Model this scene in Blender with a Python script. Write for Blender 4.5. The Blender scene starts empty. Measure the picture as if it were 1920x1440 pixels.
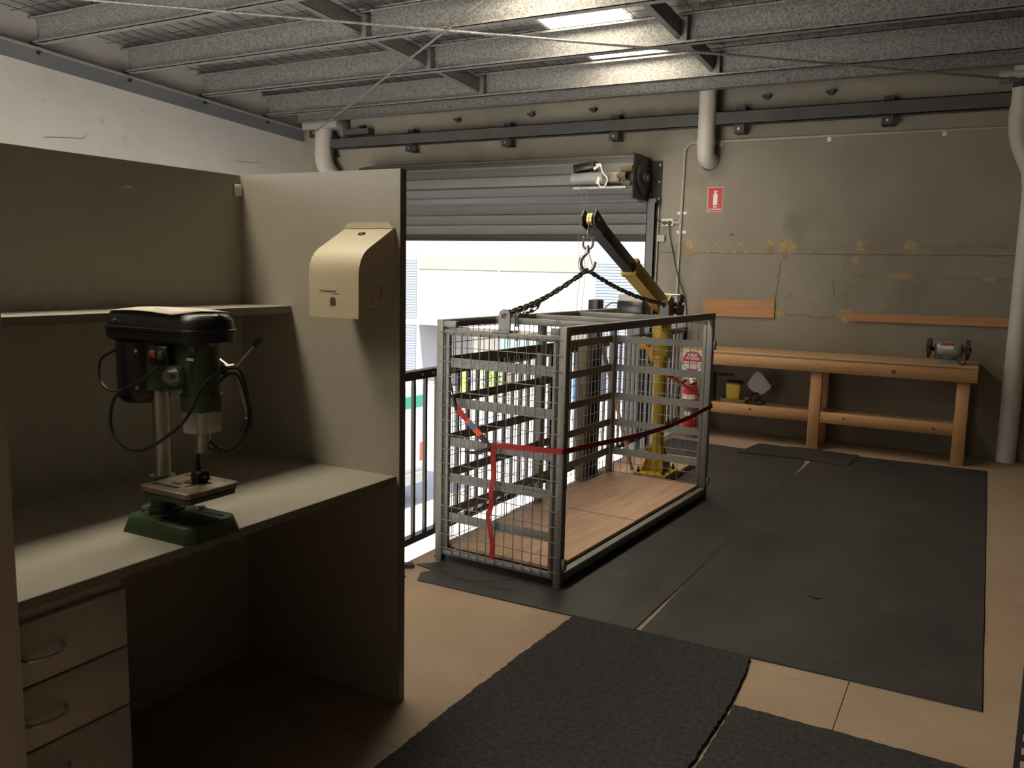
import bpy, math, random
from mathutils import Vector, Matrix
random.seed(7)
scene = bpy.context.scene
COL = scene.collection
PI = math.pi
R = math.radians

# ------------------------------------------------------------------ camera
YAW, PITCH, ROLL, FPX, CAMH = -0.50194, -0.13401, 0.02134, 1610.3, 1.5
cf = Vector((math.sin(YAW) * math.cos(PITCH), math.cos(YAW) * math.cos(PITCH), math.sin(PITCH)))
cr = Vector((math.cos(YAW), -math.sin(YAW), 0)); cu = cr.cross(cf)
r2 = cr * math.cos(ROLL) + cu * math.sin(ROLL); u2 = -cr * math.sin(ROLL) + cu * math.cos(ROLL)
cam = bpy.data.cameras.new('camera'); camo = bpy.data.objects.new('camera', cam); COL.objects.link(camo)
cam.sensor_fit = 'HORIZONTAL'; cam.sensor_width = 36.0; cam.lens = 36.0 * FPX / 1920.0
cam.clip_start = 0.02; cam.clip_end = 300
camo.matrix_world = Matrix(((r2.x, u2.x, -cf.x, 0), (r2.y, u2.y, -cf.y, 0), (r2.z, u2.z, -cf.z, CAMH), (0, 0, 0, 1)))
scene.camera = camo

# ------------------------------------------------------------------ world, sun, exposure
SUN_EL, SUN_AZ = R(51), R(8)
w = bpy.data.worlds.new('world'); scene.world = w; w.use_nodes = True
nt = w.node_tree; nt.nodes.clear()
sky = nt.nodes.new('ShaderNodeTexSky'); sky.sky_type = 'NISHITA'; sky.sun_disc = False
sky.sun_elevation = SUN_EL; sky.sun_rotation = PI + SUN_AZ
bg = nt.nodes.new('ShaderNodeBackground'); bg.inputs[1].default_value = 0.6
out = nt.nodes.new('ShaderNodeOutputWorld')
hs = nt.nodes.new('ShaderNodeHueSaturation'); hs.inputs['Saturation'].default_value = .5
nt.links.new(sky.outputs[0], hs.inputs['Color']); nt.links.new(hs.outputs[0], bg.inputs[0]); nt.links.new(bg.outputs[0], out.inputs[0])
sl = bpy.data.lights.new('sun', 'SUN'); sl.energy = 21.0; sl.angle = R(0.6); sl.color = (1, 0.92, 0.80)
so = bpy.data.objects.new('sun', sl); COL.objects.link(so)
sd = Vector((math.sin(SUN_AZ) * math.cos(SUN_EL), math.cos(SUN_AZ) * math.cos(SUN_EL), -math.sin(SUN_EL)))
so.rotation_euler = sd.to_track_quat('-Z', 'Y').to_euler(); so.location = (0, -20, 30)
SKYLIGHT = 10.0
vs = scene.view_settings
vs.view_transform = 'Standard'; vs.look = 'None'; vs.gamma = 1.0; vs.exposure = 0.43
vs.use_curve_mapping = False
scene.cycles.use_denoising = True
scene.cycles.max_bounces = 10; scene.cycles.diffuse_bounces = 7; scene.cycles.glossy_bounces = 4
scene.cycles.transparent_max_bounces = 8
scene.cycles.caustics_reflective = False; scene.cycles.caustics_refractive = False
scene.cycles.sample_clamp_indirect = 6.0

# ------------------------------------------------------------------ materials
MATS = {}
def mat(name, col, rough=0.6, metal=0.0, col2=None, scale=8.0, detail=4.0, bump=0.0, bscale=None, stretch=(1, 1, 1), lo=0.35, hi=0.65,
        vor=False, spec=None, emit=None, trans=0.0, alpha=None, spots=None, spot_scale=20, spot_at=0.68):
    m = bpy.data.materials.new(name); m.use_nodes = True; MATS[name] = m
    n = m.node_tree.nodes; l = m.node_tree.links; b = n['Principled BSDF']
    b.inputs['Base Color'].default_value = (*col, 1); b.inputs['Roughness'].default_value = rough; b.inputs['Metallic'].default_value = metal
    if spec is not None: b.inputs['Specular IOR Level'].default_value = spec
    if trans: b.inputs['Transmission Weight'].default_value = trans
    if alpha is not None: b.inputs['Alpha'].default_value = alpha
    if emit: b.inputs['Emission Color'].default_value = (*emit[0], 1); b.inputs['Emission Strength'].default_value = emit[1]
    tc = n.new('ShaderNodeTexCoord'); mp = n.new('ShaderNodeMapping'); mp.inputs['Scale'].default_value = stretch
    l.new(tc.outputs['Object'], mp.inputs[0])
    cur = None
    if col2:
        if vor:
            t = n.new('ShaderNodeTexVoronoi'); t.inputs['Scale'].default_value = scale; src = t.outputs['Color']
            bw = n.new('ShaderNodeRGBToBW'); l.new(src, bw.inputs[0]); src = bw.outputs[0]
        else:
            t = n.new('ShaderNodeTexNoise'); t.inputs['Scale'].default_value = scale; t.inputs['Detail'].default_value = detail; src = t.outputs['Fac']
        l.new(mp.outputs[0], t.inputs['Vector'])
        rp = n.new('ShaderNodeValToRGB'); rp.color_ramp.elements[0].position = lo; rp.color_ramp.elements[1].position = hi
        rp.color_ramp.elements[0].color = (*col, 1); rp.color_ramp.elements[1].color = (*col2, 1)
        l.new(src, rp.inputs[0]); cur = rp.outputs[0]
    if spots:
        t = n.new('ShaderNodeTexNoise'); t.inputs['Scale'].default_value = spot_scale; t.inputs['Detail'].default_value = 5
        l.new(mp.outputs[0], t.inputs['Vector'])
        rp = n.new('ShaderNodeValToRGB'); rp.color_ramp.elements[0].position = spot_at; rp.color_ramp.elements[1].position = spot_at + 0.08
        rp.color_ramp.elements[0].color = (0, 0, 0, 1); rp.color_ramp.elements[1].color = (1, 1, 1, 1); l.new(t.outputs['Fac'], rp.inputs[0])
        mx = n.new('ShaderNodeMix'); mx.data_type = 'RGBA'; l.new(rp.outputs[0], mx.inputs[0])
        if cur: l.new(cur, mx.inputs[6])
        else: mx.inputs[6].default_value = (*col, 1)
        mx.inputs[7].default_value = (*spots, 1); cur = mx.outputs[2]
    if cur: l.new(cur, b.inputs['Base Color'])
    if bump:
        t = n.new('ShaderNodeTexNoise'); t.inputs['Scale'].default_value = bscale or scale * 4; t.inputs['Detail'].default_value = 6
        l.new(mp.outputs[0], t.inputs['Vector'])
        bp = n.new('ShaderNodeBump'); bp.inputs['Strength'].default_value = bump; bp.inputs['Distance'].default_value = 0.01
        l.new(t.outputs['Fac'], bp.inputs['Height']); l.new(bp.outputs[0], b.inputs['Normal'])
    return m
mat('concrete', (.245, .222, .18), .9, col2=(.325, .297, .248), scale=1.3, detail=8, lo=.3, hi=.7, bump=.12, bscale=60, spots=(.24, .218, .176), spot_scale=1.4, spot_at=.58)
mat('white_wall', (.84, .80, .735), .85, col2=(.74, .705, .65), scale=1.6, detail=7, lo=.45, hi=.75, bump=.08, bscale=40, spots=(.67, .635, .58), spot_scale=5, spot_at=.66)
mat('slab', (.36, .35, .34), .8, col2=(.30, .29, .28), scale=.8, detail=6)
mat('particleboard', (.365, .262, .182), .7, col2=(.41, .30, .212), scale=2.5, detail=8, bump=.05, bscale=180, spots=(.32, .225, .155), spot_scale=9, spot_at=.64)
mat('rubber', (.030, .029, .029), .55, col2=(.045, .042, .040), scale=2.2, detail=8, bump=.15, bscale=120, spots=(.062, .055, .045), spot_scale=4.5, spot_at=.62)
mat('carpet', (.019, .018, .018), .95, col2=(.046, .043, .041), scale=60, detail=8, bump=.9, bscale=140)
mat('galv', (.17, .17, .165), .48, .35, col2=(.36, .355, .34), scale=100, vor=True, lo=.2, hi=.8)
mat('slat_grey', (.15, .153, .152), .5, .3, col2=(.19, .193, .19), scale=60, lo=.3, hi=.7)
mat('galv_dark', (.20, .20, .195), .5, .45, col2=(.26, .26, .25), scale=18, lo=.3, hi=.7, bump=.05)
mat('galv_cage', (.20, .20, .192), .5, .35, col2=(.265, .262, .25), scale=70, lo=.3, hi=.7)
mat('foil', (.80, .80, .79), .33, .9, col2=(.58, .58, .57), scale=5, detail=6, bump=.75, bscale=16, stretch=(3, 1, 1))
mat('grey_paint', (.13, .137, .142), .5, col2=(.155, .16, .165), scale=4)
mat('grey_light', (.22, .225, .23), .5, col2=(.25, .255, .26), scale=3)
mat('dark_steel', (.045, .045, .045), .5, .3)
mat('girt_paint', (.07, .07, .068), .7, col2=(.09, .09, .086), scale=3)
mat('laminate', (.42, .392, .335), .45, col2=(.44, .412, .353), scale=30, bump=.02, bscale=300)
mat('laminate_edge', (.20, .185, .155), .5)
mat('dispenser', (.70, .63, .46), .35, col2=(.66, .59, .43), scale=6, spots=(.55, .48, .33), spot_scale=26, spot_at=.72)
mat('black', (.012, .012, .012), .45)
mat('black_plastic', (.014, .014, .014), .3)
mat('black_rail', (.015, .014, .015), .35)
mat('green_cast', (.040, .078, .030), .45, col2=(.032, .06, .024), scale=14)
mat('steel', (.55, .54, .52), .3, .9, col2=(.42, .41, .4), scale=12)
mat('table_iron', (.26, .21, .16), .5, .5, col2=(.16, .13, .10), scale=20)
mat('chain_steel', (.16, .15, .14), .5, .7, col2=(.10, .085, .07), scale=60)
mat('paper', (.80, .74, .64), .7)
mat('yellow', (.62, .43, .035), .4, col2=(.55, .37, .03), scale=9, spots=(.38, .25, .03), spot_scale=14, spot_at=.68)
mat('amber', (.70, .30, .02), .35)
mat('brass', (.55, .42, .16), .35, .8)
mat('red', (.50, .018, .022), .35)
mat('red_web', (.44, .022, .022), .75, col2=(.36, .02, .02), scale=60)
mat('shaded_red', (.10, .012, .018), .8)
mat('blue_web', (.10, .17, .33), .7)
mat('orange_web', (.70, .12, .05), .7)
mat('white_paint', (.80, .79, .77), .5)
mat('pvc', (.62, .59, .53), .45, col2=(.57, .54, .48), scale=3)
mat('conduit', (.40, .385, .35), .5)
mat('socket_white', (.78, .77, .73), .35)
mat('pine', (.60, .345, .165), .55, col2=(.50, .27, .12), scale=3.0, detail=7, stretch=(.35, 6, 9), lo=.3, hi=.7)
mat('pine_up', (.60, .345, .165), .55, col2=(.50, .27, .12), scale=3.0, detail=7, stretch=(9, 6, .35), lo=.3, hi=.7)
mat('knot', (.16, .065, .03), .6)
mat('plank', (.52, .27, .125), .6, col2=(.44, .215, .095), scale=4.0, detail=7, stretch=(.6, 6, 9), lo=.3, hi=.7)
mat('ply', (.55, .36, .235), .6, col2=(.44, .28, .18), scale=3, detail=9, stretch=(7, .7, 1), lo=.35, hi=.65, spots=(.30, .21, .16), spot_scale=6, spot_at=.63)
mat('bench_ply', (.56, .36, .20), .6, col2=(.50, .31, .165), scale=3, detail=7, stretch=(.5, 5, 1), spots=(.36, .24, .14), spot_scale=3.5, spot_at=.62)
mat('glue', (.46, .36, .19), .8, col2=(.33, .24, .13), scale=40, detail=5)
mat('glue_dark', (.31, .235, .14), .85, col2=(.24, .19, .13), scale=40)
mat('crack', (.14, .125, .10), .9)
mat('cast_grey', (.33, .35, .345), .45, .3, col2=(.27, .285, .28), scale=8)
mat('rust', (.11, .06, .045), .7, col2=(.07, .04, .03), scale=30)
mat('label_green', (.06, .20, .10), .4)
mat('bag', (.60, .57, .51), .4, col2=(.52, .49, .44), scale=9, bump=.4, bscale=14)
mat('glass_clear', (.85, .85, .8), .12, trans=.0, alpha=.22)
mat('facade', (.160, .157, .162), .8)
mat('facade_green', (.100, .113, .088), .8)
mat('facade_door', (.078, .090, .112), .6, col2=(.086, .098, .12), scale=1, stretch=(.02, .02, 9))
mat('facade_peach', (.46, .39, .32), .8)
mat('facade_glass', (.40, .53, .52), .4)
mat('asphalt', (.28, .275, .28), .9, col2=(.25, .245, .25), scale=.6)
mat('pale_concrete', (.66, .645, .62), .9, col2=(.60, .585, .56), scale=.6)
mat('car_white', (.55, .55, .56), .3)
mat('tarp_green', (.03, .30, .17), .5)
mat('leaf', (.10, .20, .04), .5, col2=(.16, .27, .06), scale=9)
mat('blue', (.02, .14, .50), .4)
mat('red_button', (.30, .035, .02), .5)
mat('green_button', (.02, .10, .055), .5)
mat('tyre', (.02, .02, .02), .8)
mat('grime', (.075, .06, .045), .8)
mat('copper', (.32, .16, .07), .5, .6)
m = mat('skylight', (.9, .8, .6), .6, emit=((1.0, .875, .675), SKYLIGHT))

# ------------------------------------------------------------------ mesh helpers
class MB:
    def __init__(s): s.v = []; s.f = []; s.sm = []
    def add(s, vs_, fs, smooth=False):
        o = len(s.v); s.v += [Vector(p) for p in vs_]
        for f in fs: s.f.append([i + o for i in f]); s.sm.append(smooth)
        return s
    def box(s, a, b, M=None):
        x0, y0, z0 = a; x1, y1, z1 = b
        vs_ = [(x0, y0, z0), (x1, y0, z0), (x1, y1, z0), (x0, y1, z0), (x0, y0, z1), (x1, y0, z1), (x1, y1, z1), (x0, y1, z1)]
        if M: vs_ = [M @ Vector(p) for p in vs_]
        return s.add(vs_, [(0, 3, 2, 1), (4, 5, 6, 7), (0, 1, 5, 4), (1, 2, 6, 5), (2, 3, 7, 6), (3, 0, 4, 7)])
    def cbox(s, a, b, c=.004, M=None):   # box with chamfered vertical and horizontal edges
        x0, y0, z0 = a; x1, y1, z1 = b
        c = min(c, (x1 - x0) * .45, (y1 - y0) * .45, (z1 - z0) * .45)
        ring = lambda i, z: [(x0 + c + i, y0 + i, z), (x1 - c - i, y0 + i, z), (x1 - i, y0 + c + i, z), (x1 - i, y1 - c - i, z), (x1 - c - i, y1 - i, z), (x0 + c + i, y1 - i, z), (x0 + i, y1 - c - i, z), (x0 + i, y0 + c + i, z)]
        vs_ = ring(c * .6, z0) + ring(0, z0 + c) + ring(0, z1 - c) + ring(c * .6, z1)
        fs = [tuple(range(7, -1, -1)), tuple(range(24, 32))]
        for k in range(3):
            for i in range(8): j = (i + 1) % 8; fs.append((k * 8 + i, k * 8 + j, k * 8 + 8 + j, k * 8 + 8 + i))
        if M: vs_ = [M @ Vector(p) for p in vs_]
        return s.add(vs_, fs)
    def cyl(s, p0, p1, r, n=12, r1=None, cap=True):
        p0 = Vector(p0); p1 = Vector(p1); r1 = r if r1 is None else r1
        d = (p1 - p0).normalized(); a = d.orthogonal().normalized(); b = d.cross(a)
        c = [(math.cos(2 * PI * i / n), math.sin(2 * PI * i / n)) for i in range(n)]
        vs_ = [p0 + (a * x + b * y) * r for x, y in c] + [p1 + (a * x + b * y) * r1 for x, y in c]
        s.add(vs_, [(i, (i + 1) % n, n + (i + 1) % n, n + i) for i in range(n)], True)
        if cap:
            s.add(vs_[:n], [tuple(range(n - 1, -1, -1))]); s.add(vs_[n:], [tuple(range(n))])
        return s
    def tube(s, pts, r, n=8, closed=False, cap=True):
        pts = [Vector(p) for p in pts]; N = len(pts); rs = r if isinstance(r, (list, tuple)) else [r] * N
        T = []
        for i in range(N):
            a = pts[(i - 1) % N] if (closed or i > 0) else pts[i]; b = pts[(i + 1) % N] if (closed or i < N - 1) else pts[i]
            T.append((b - a).normalized())
        nrm = T[0].orthogonal().normalized(); vs_ = []
        for i in range(N):
            nrm = (nrm - T[i] * nrm.dot(T[i])).normalized(); bn = T[i].cross(nrm)
            vs_ += [pts[i] + (nrm * math.cos(2 * PI * k / n) + bn * math.sin(2 * PI * k / n)) * rs[i] for k in range(n)]
        fs = []
        for i in range(N if closed else N - 1):
            j = (i + 1) % N
            for k in range(n): q = (k + 1) % n; fs.append((i * n + k, i * n + q, j * n + q, j * n + k))
        s.add(vs_, fs, True)
        if cap and not closed:
            s.add(vs_[:n], [tuple(range(n - 1, -1, -1))]); s.add(vs_[-n:], [tuple(range(n))])
        return s
    def prism(s, outline, h0, h1, ax='z', smooth=False, M=None):   # outline in the plane across axis ax
        def P(u, v, h): return {'z': (u, v, h), 'x': (h, u, v), 'y': (u, h, v)}[ax]
        n = len(outline); vs_ = [P(u, v, h0) for u, v in outline] + [P(u, v, h1) for u, v in outline]
        if M: vs_ = [M @ Vector(p) for p in vs_]
        s.add(vs_, [(i, (i + 1) % n, n + (i + 1) % n, n + i) for i in range(n)], smooth)
        s.add(vs_[:n], [tuple(range(n - 1, -1, -1))]); s.add(vs_[n:], [tuple(range(n))])
        return s
    def lathe(s, prof, c=(0, 0, 0), n=20, ax='z'):
        vs_ = []; c = Vector(c)
        for r, h in prof:
            for k in range(n):
                a = 2 * PI * k / n; x, y = r * math.cos(a), r * math.sin(a)
                vs_.append(c + Vector({'z': (x, y, h), 'x': (h, x, y), 'y': (y, h, x)}[ax]))
        fs = [(i * n + k, i * n + (k + 1) % n, (i + 1) * n + (k + 1) % n, (i + 1) * n + k) for i in range(len(prof) - 1) for k in range(n)]
        s.add(vs_, fs, True)
        s.add(vs_[:n], [tuple(range(n - 1, -1, -1))]); s.add(vs_[-n:], [tuple(range(n))])
        return s
    def ribbon(s, pts, wd, up, th=.002):   # flat band along pts, width along vectors up
        pts = [Vector(p) for p in pts]; N = len(pts); vs_ = []
        ups = up if isinstance(up, list) else [up] * N
        for i in range(N):
            u = Vector(ups[i]).normalized(); t = (pts[min(i + 1, N - 1)] - pts[max(i - 1, 0)]).normalized(); nn = t.cross(u).normalized()
            wi = wd[i] if isinstance(wd, list) else wd
            for a, b in ((-1, -1), (1, -1), (1, 1), (-1, 1)): vs_.append(pts[i] + u * a * wi / 2 + nn * b * th / 2)
        fs = [(3, 2, 1, 0), tuple(range(4 * N - 4, 4 * N))]
        for i in range(N - 1):
            for k in range(4): q = (k + 1) % 4; fs.append((4 * i + k, 4 * i + q, 4 * i + 4 + q, 4 * i + 4 + k))
        return s.add(vs_, fs)
    def mesh(s, name, material, inv=None):
        me = bpy.data.meshes.new(name)
        me.from_pydata([tuple((inv @ p) if inv else p) for p in s.v], [], s.f)
        me.polygons.foreach_set('use_smooth', s.sm); me.materials.append(MATS[material] if isinstance(material, str) else material)
        me.update(); return me
def root_of(o):
    while o.parent: o = o.parent
    return o
def build(mb, name, material, parent=None, local=False, fix=True):
    inv = None
    if parent and not local: inv = root_of(parent).matrix_basis.inverted()
    me = mb.mesh(name, material, inv)
    if fix:
        import bmesh
        bm = bmesh.new(); bm.from_mesh(me); bmesh.ops.remove_doubles(bm, verts=bm.verts, dist=1e-6); bmesh.ops.recalc_face_normals(bm, faces=bm.faces); bm.to_mesh(me); bm.free()
        try: me.set_sharp_from_angle(angle=R(38))
        except Exception: pass
    o = bpy.data.objects.new(name, me); COL.objects.link(o)
    if parent: o.parent = parent
    return o
def tag(o, label, cat, group=None):
    o['label'] = label; o['category'] = cat
    if group: o['group'] = group
    return o
def thing(name, label, cat, loc=(0, 0, 0), rotz=0.0, group=None):
    o = bpy.data.objects.new(name, None); COL.objects.link(o); o.empty_display_size = .1
    o.matrix_basis = Matrix.Translation(loc) @ Matrix.Rotation(rotz, 4, 'Z')
    return tag(o, label, cat, group)
def struct(mb, name, material, label=None):
    o = build(mb, name, material); o['kind'] = 'structure'
    if label: o['label'] = label
    return o
def inst(src_mesh, name, M, parent):
    o = bpy.data.objects.new(name, src_mesh); COL.objects.link(o); o.parent = parent; o.matrix_basis = M; return o
def text(s_, name, size, M, material, parent, align='CENTER', depth=.0006, bold=0.0):
    cu_ = bpy.data.curves.new(name, 'FONT'); cu_.body = s_; cu_.size = size; cu_.align_x = align; cu_.align_y = 'CENTER'; cu_.extrude = depth; cu_.offset = bold
    t = bpy.data.objects.new(name + '_curve', cu_); COL.objects.link(t)
    me = bpy.data.meshes.new_from_object(t.evaluated_get(bpy.context.evaluated_depsgraph_get()))
    bpy.data.objects.remove(t)
    me.materials.clear(); me.materials.append(MATS[material])
    inv = root_of(parent).matrix_basis.inverted()
    me.transform(inv @ M)
    o = bpy.data.objects.new(name, me); COL.objects.link(o); o.parent = parent; return o
def catmull(pts, k=6):
    pts = [Vector(p) for p in pts]; P = [pts[0] * 2 - pts[1]] + pts + [pts[-1] * 2 - pts[-2]]; o = []
    for i in range(1, len(P) - 2):
        for j in range(k):
            t = j / k; a, b, c, d = P[i - 1], P[i], P[i + 1], P[i + 2]
            o.append(.5 * ((2 * b) + (c - a) * t + (2 * a - 5 * b + 4 * c - d) * t * t + (3 * b - a - 3 * c + d) * t ** 3))
    return o + [pts[-1]]
FACE_MY = Matrix(((1, 0, 0, 0), (0, 0, -1, 0), (0, 1, 0, 0), (0, 0, 0, 1)))   # text lying on a wall that faces -Y

# ================================================================== the shell
W = 8.15            # inner face of the far wall
XL, XR, YN = -7.292, 6.8, -3.6
ZG = -3.0           # level of the lower floor and of the yard
def zp(Y): return 3.293 - .0616 * (Y - 4.688)     # underside of the purlins
# mezzanine floor: slab edge plus sheets of particleboard
fl = struct(MB().box((-2.49, YN, -.22), (XR, W, -.021)), 'floor', 'slab')
xs = [-2.49, -.334, 1.466, XR]; ys = [-3.6, -.55, 2.05, 4.45, 6.25, W]
for i in range(3):
    for j in range(5):
        g = .0016
        build(MB().box((xs[i] + g, ys[j] + g, -.021), (xs[i + 1] - g, ys[j + 1] - g, 0)), 'floor_sheet', 'particleboard', fl)
struct(MB().box((XL - .2, YN - .3, ZG - .2), (XR, W + .35, ZG)), 'floor_lower', 'pale_concrete')
# far wall with the tall door opening (X -6.25..-2.93)
wf = MB()
for x0, x1 in ((-2.93, XR + .2),):
    wf.box((x0, W, ZG), (x1, W + .2, 1.681)); wf.box((x0, W, 1.687), (x1, W + .2, 3.7)); wf.box((x0, W + .012, 1.67), (x1, W + .19, 1.70))
wf.box((XL - .2, W, ZG), (-6.25, W + .2, 3.7)); wf.box((-6.25, W, 2.32), (-2.93, W + .2, 3.7))
wall_far = struct(wf, 'wall_far', 'concrete')
wall_left = struct(MB().box((XL - .2, YN - .3, ZG), (XL, W, 4.4)), 'wall_left', 'white_wall')
struct(MB().box((XR, YN - .3, ZG), (XR + .2, W, 4.4)), 'wall_right', 'concrete')
struct(MB().box((XL - .2, YN - .5, ZG), (-7.1, YN - .3, 4.6)).box((-2.7, YN - .5, ZG), (XR + .2, YN - .3, 4.6)).box((-7.1, YN - .5, 2.9), (-2.7, YN - .3, 4.6)), 'wall_near', 'concrete')   # the front shutter of the unit stands open
struct(MB().box((-30, -40, ZG - .2), (20, YN - .3, ZG - .02)), 'ground_front', 'pale_concrete')
# wear on the left wall
for pts in ([(4.742, 2.542), (4.931, 2.564), (5.086, 2.576), (5.129, 2.591), (5.152, 2.632)], [(6.9, 2.59), (7.1, 2.60), (7.3, 2.615)]):
    build(MB().ribbon(catmull([(XL + .002, y, z) for y, z in pts], 5), .004, (0, 0, 1), .002), 'scuff', 'crack', wall_left)
random.seed(3)
# ledger angle along the left wall carrying the purlins
def led(Y): return zp(Y) - .02
la = MB()
y0, y1 = YN, 8.0
for (xa, xb, za, zb) in ((0, .008, -.135, 0), (0, .075, -.008, 0)):
    la.add([(XL + xa, y0, led(y0) + za), (XL + xb, y0, led(y0) + za), (XL + xb, y1, led(y1) + za), (XL + xa, y1, led(y1) + za),
            (XL + xa, y0, led(y0) + zb), (XL + xb, y0, led(y0) + zb), (XL + xb, y1, led(y1) + zb), (XL + xa, y1, led(y1) + zb)],
           [(0, 3, 2, 1), (4, 5, 6, 7), (0, 1, 5, 4), (1, 2, 6, 5), (2, 3, 7, 6), (3, 0, 4, 7)])
ledger = build(la, 'ledger_angle', 'grey_light', wall_left)
purl_y = [4.688 + .893 * k for k in range(-9, 4)]
for y in purl_y[5:]:
    build(MB().cyl((XL + .008, y + .03, led(y) - .035), (XL + .03, y + .03, led(y) - .035), .016, 6), 'bolt', 'dark_steel', ledger)
# roof: foil-faced blanket, skylight strips, purlins, bridging, wire netting
def sheet(x0, x1, ya, yb, dz0, dz1):
    q = lambda y, d: zp(y) + .22 + d
    return MB().add([(x0, ya, q(ya, dz0)), (x1, ya, q(ya, dz0)), (x1, yb, q(yb, dz0)), (x0, yb, q(yb, dz0)), (x0, ya, q(ya, dz1)), (x1, ya, q(ya, dz1)), (x1, yb, q(yb, dz1)), (x0, yb, q(yb, dz1))],
                    [(0, 3, 2, 1), (4, 5, 6, 7), (0, 1, 5, 4), (1, 2, 6, 5), (2, 3, 7, 6), (3, 0, 4, 7)])
SKY = [(-3.29, -2.585)]
ceil = struct(sheet(XL - .2, -3.29, YN - .5, W + .2, .03, .09), 'ceiling', 'foil')
build(sheet(-2.585, XR + .2, YN - .5, W + .2, .03, .09), 'roof_blanket', 'foil', ceil)
for a, b in SKY:
    build(sheet(a, b, YN - .3, 7.38, .05, .06), 'skylight_panel', 'skylight', ceil)
    build(sheet(a, b, 7.38, W + .2, .03, .09), 'roof_blanket', 'foil', ceil)
    build(sheet(a, b, YN - .5, YN - .3, .03, .09), 'roof_blanket', 'foil', ceil)
nw = MB()
random.seed(11)
for i in range(73):
    x = XL + .12 + .15 * i
    nw.tube([(x, y, zp(y) + .222) for y in (-.5, 2, 5, 7.7)], .0026, 4)
y = 1.5
while y < 7.7:
    nw.tube([(XL, y, zp(y) + .222), (XR, y, zp(y) + .222)], .0026, 4); y += .3
net = build(nw, 'wire_netting', 'dark_steel', ceil, fix=False); net['kind'] = 'stuff'
def zsec(y, x0, x1):   # lipped Z purlin seen from below
    z = zp(y); t = .006
    mb = MB()
    mb.box((x0, y + .03, z + .004), (x1, y + .036, z + .222))
    mb.box((x0, y - .035, z), (x1, y + .036, z + .006))
    mb.box((x0, y - .035, z), (x1, y - .030, z + .022))
    mb.box((x0, y - .045, z + .216), (x1, y + .036, z + .222))
    mb.box((x0, y - .045, z + .2), (x1, y - .040, z + .222))
    return mb
for k, y in enumerate(purl_y):
    p = build(zsec(y, XL + .01, XR), 'purlin', 'galv', ceil)
pe = MB(); ye = 7.80; ze = zp(7.37) - .004      # eaves channel
pe.box((XL + .1, ye, ze), (XR, ye + .006, ze + .2)); pe.box((XL + .1, ye - .03, ze), (XR, ye + .06, ze + .006)); pe.box((XL + .1, ye, ze + .195), (XR, ye + .06, ze + .2))
build(pe, 'eaves_channel', 'galv', ceil)
for X in (-4.46, -2.17, .12, 2.4):
    for k in range(2, len(purl_y) - 1):
        ya, yb = purl_y[k] + .04, purl_y[k + 1] + .03; za, zb = zp(ya) + .055, zp(yb) + .055
        mb = MB()
        for (a, b, c, d) in ((0, .006, 0, .12), (-.045, .006, 0, .005), (-.045, .006, .115, .12)):
            mb.add([(X + a, ya, za + c), (X + b, ya, za + c), (X + b, yb, zb + c), (X + a, yb, zb + c), (X + a, ya, za + d), (X + b, ya, za + d), (X + b, yb, zb + d), (X + a, yb, zb + d)],
                   [(0, 3, 2, 1), (4, 5, 6, 7), (0, 1, 5, 4), (1, 2, 6, 5), (2, 3, 7, 6), (3, 0, 4, 7)])
        mb.box((X, yb - .06, zb - .035), (X + .05, yb - .001, zb + .14))
        if X > -6 and k > 4: build(mb, 'bridging', 'galv_dark', ceil)
        elif k > 6: build(mb, 'bridging', 'galv_dark', ceil)
# girt along the far wall
gt = MB().box((-7.1, W - .16, 2.835), (XR, W - .152, 2.955)); gt.box((-7.1, W - .16, 2.835), (XR, W - .05, 2.842)); gt.box((-7.1, W - .16, 2.948), (XR, W - .05, 2.955))
girt = build(gt, 'girt', 'girt_paint', wall_far)
for x in (-6.9, -5.756, -4.53, -3.322, -2.103, -.862, .36):
    build(MB().box((x - .045, W - .155, 2.76), (x + .045, W - .145, 2.835)).box((x - .045, W - .15, 2.76), (x + .045, W, 2.768)).box((x - .04, W - .12, 2.955), (x + .04, W, 3.0)), 'cleat', 'dark_steel', girt)
    build(MB().cyl((x, W - .165, 2.795), (x, W - .155, 2.795), .012, 6), 'bolt', 'steel', girt)
for x in (-6.5, -5.2, -4.3, -3.6, -1.9, -1.35):
    build(MB().box((x - .035, W - .06, 3.075), (x + .035, W, 3.095)).box((x - .02, W - .03, 3.06), (x + .02, W, 3.075)), 'packer', 'dark_steel' if x != -4.3 else 'rust', wall_far)
build(MB().box((-6.72, W - .12, 2.99), (-6.35, W, 3.05)), 'bracket', 'girt_paint', wall_far)

# glue stains and cracks left on the far wall
def wob(pts, n, amp, sd_):
    rr = random.Random(sd_); o = []
    for p in catmull([(x, W - .0015, z) for x, z in pts], n): o.append(p + Vector((rr.uniform(-amp, amp), 0, rr.uniform(-amp, amp))))
    return o
def stain(pts, wd, m_='glue', amp=.004, n=5, sd_=1):
    rr = random.Random(sd_ + 5); P = [p + Vector((0, -.0001 * sd_, 0)) for p in wob(pts, n, amp, sd_)]
    return build(MB().ribbon(P, [wd * rr.uniform(.35, 1.5) for _ in P], [Vector((rr.uniform(-.25, .25), 0, 1)) if abs(pts[0][0] - pts[-1][0]) > abs(pts[0][1] - pts[-1][1]) else Vector((1, 0, rr.uniform(-.25, .25))) for _ in P], .002), 'glue_stain', m_, wall_far, fix=False)
BK = [0]
def blob(x, z, rx, rz, m_='glue', sd_=1):
    rr = random.Random(sd_); n = 26
    o = [(x + rx * math.cos(2 * PI * i / n) * rr.uniform(.82, 1.1), z + rz * math.sin(2 * PI * i / n) * rr.uniform(.82, 1.1)) for i in range(n)]
    BK[0] += 1; build(MB().prism(o, W - .0022 - .00012 * BK[0], W + .001, 'y'), 'glue_stain', m_, wall_far)
zig = []
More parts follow.
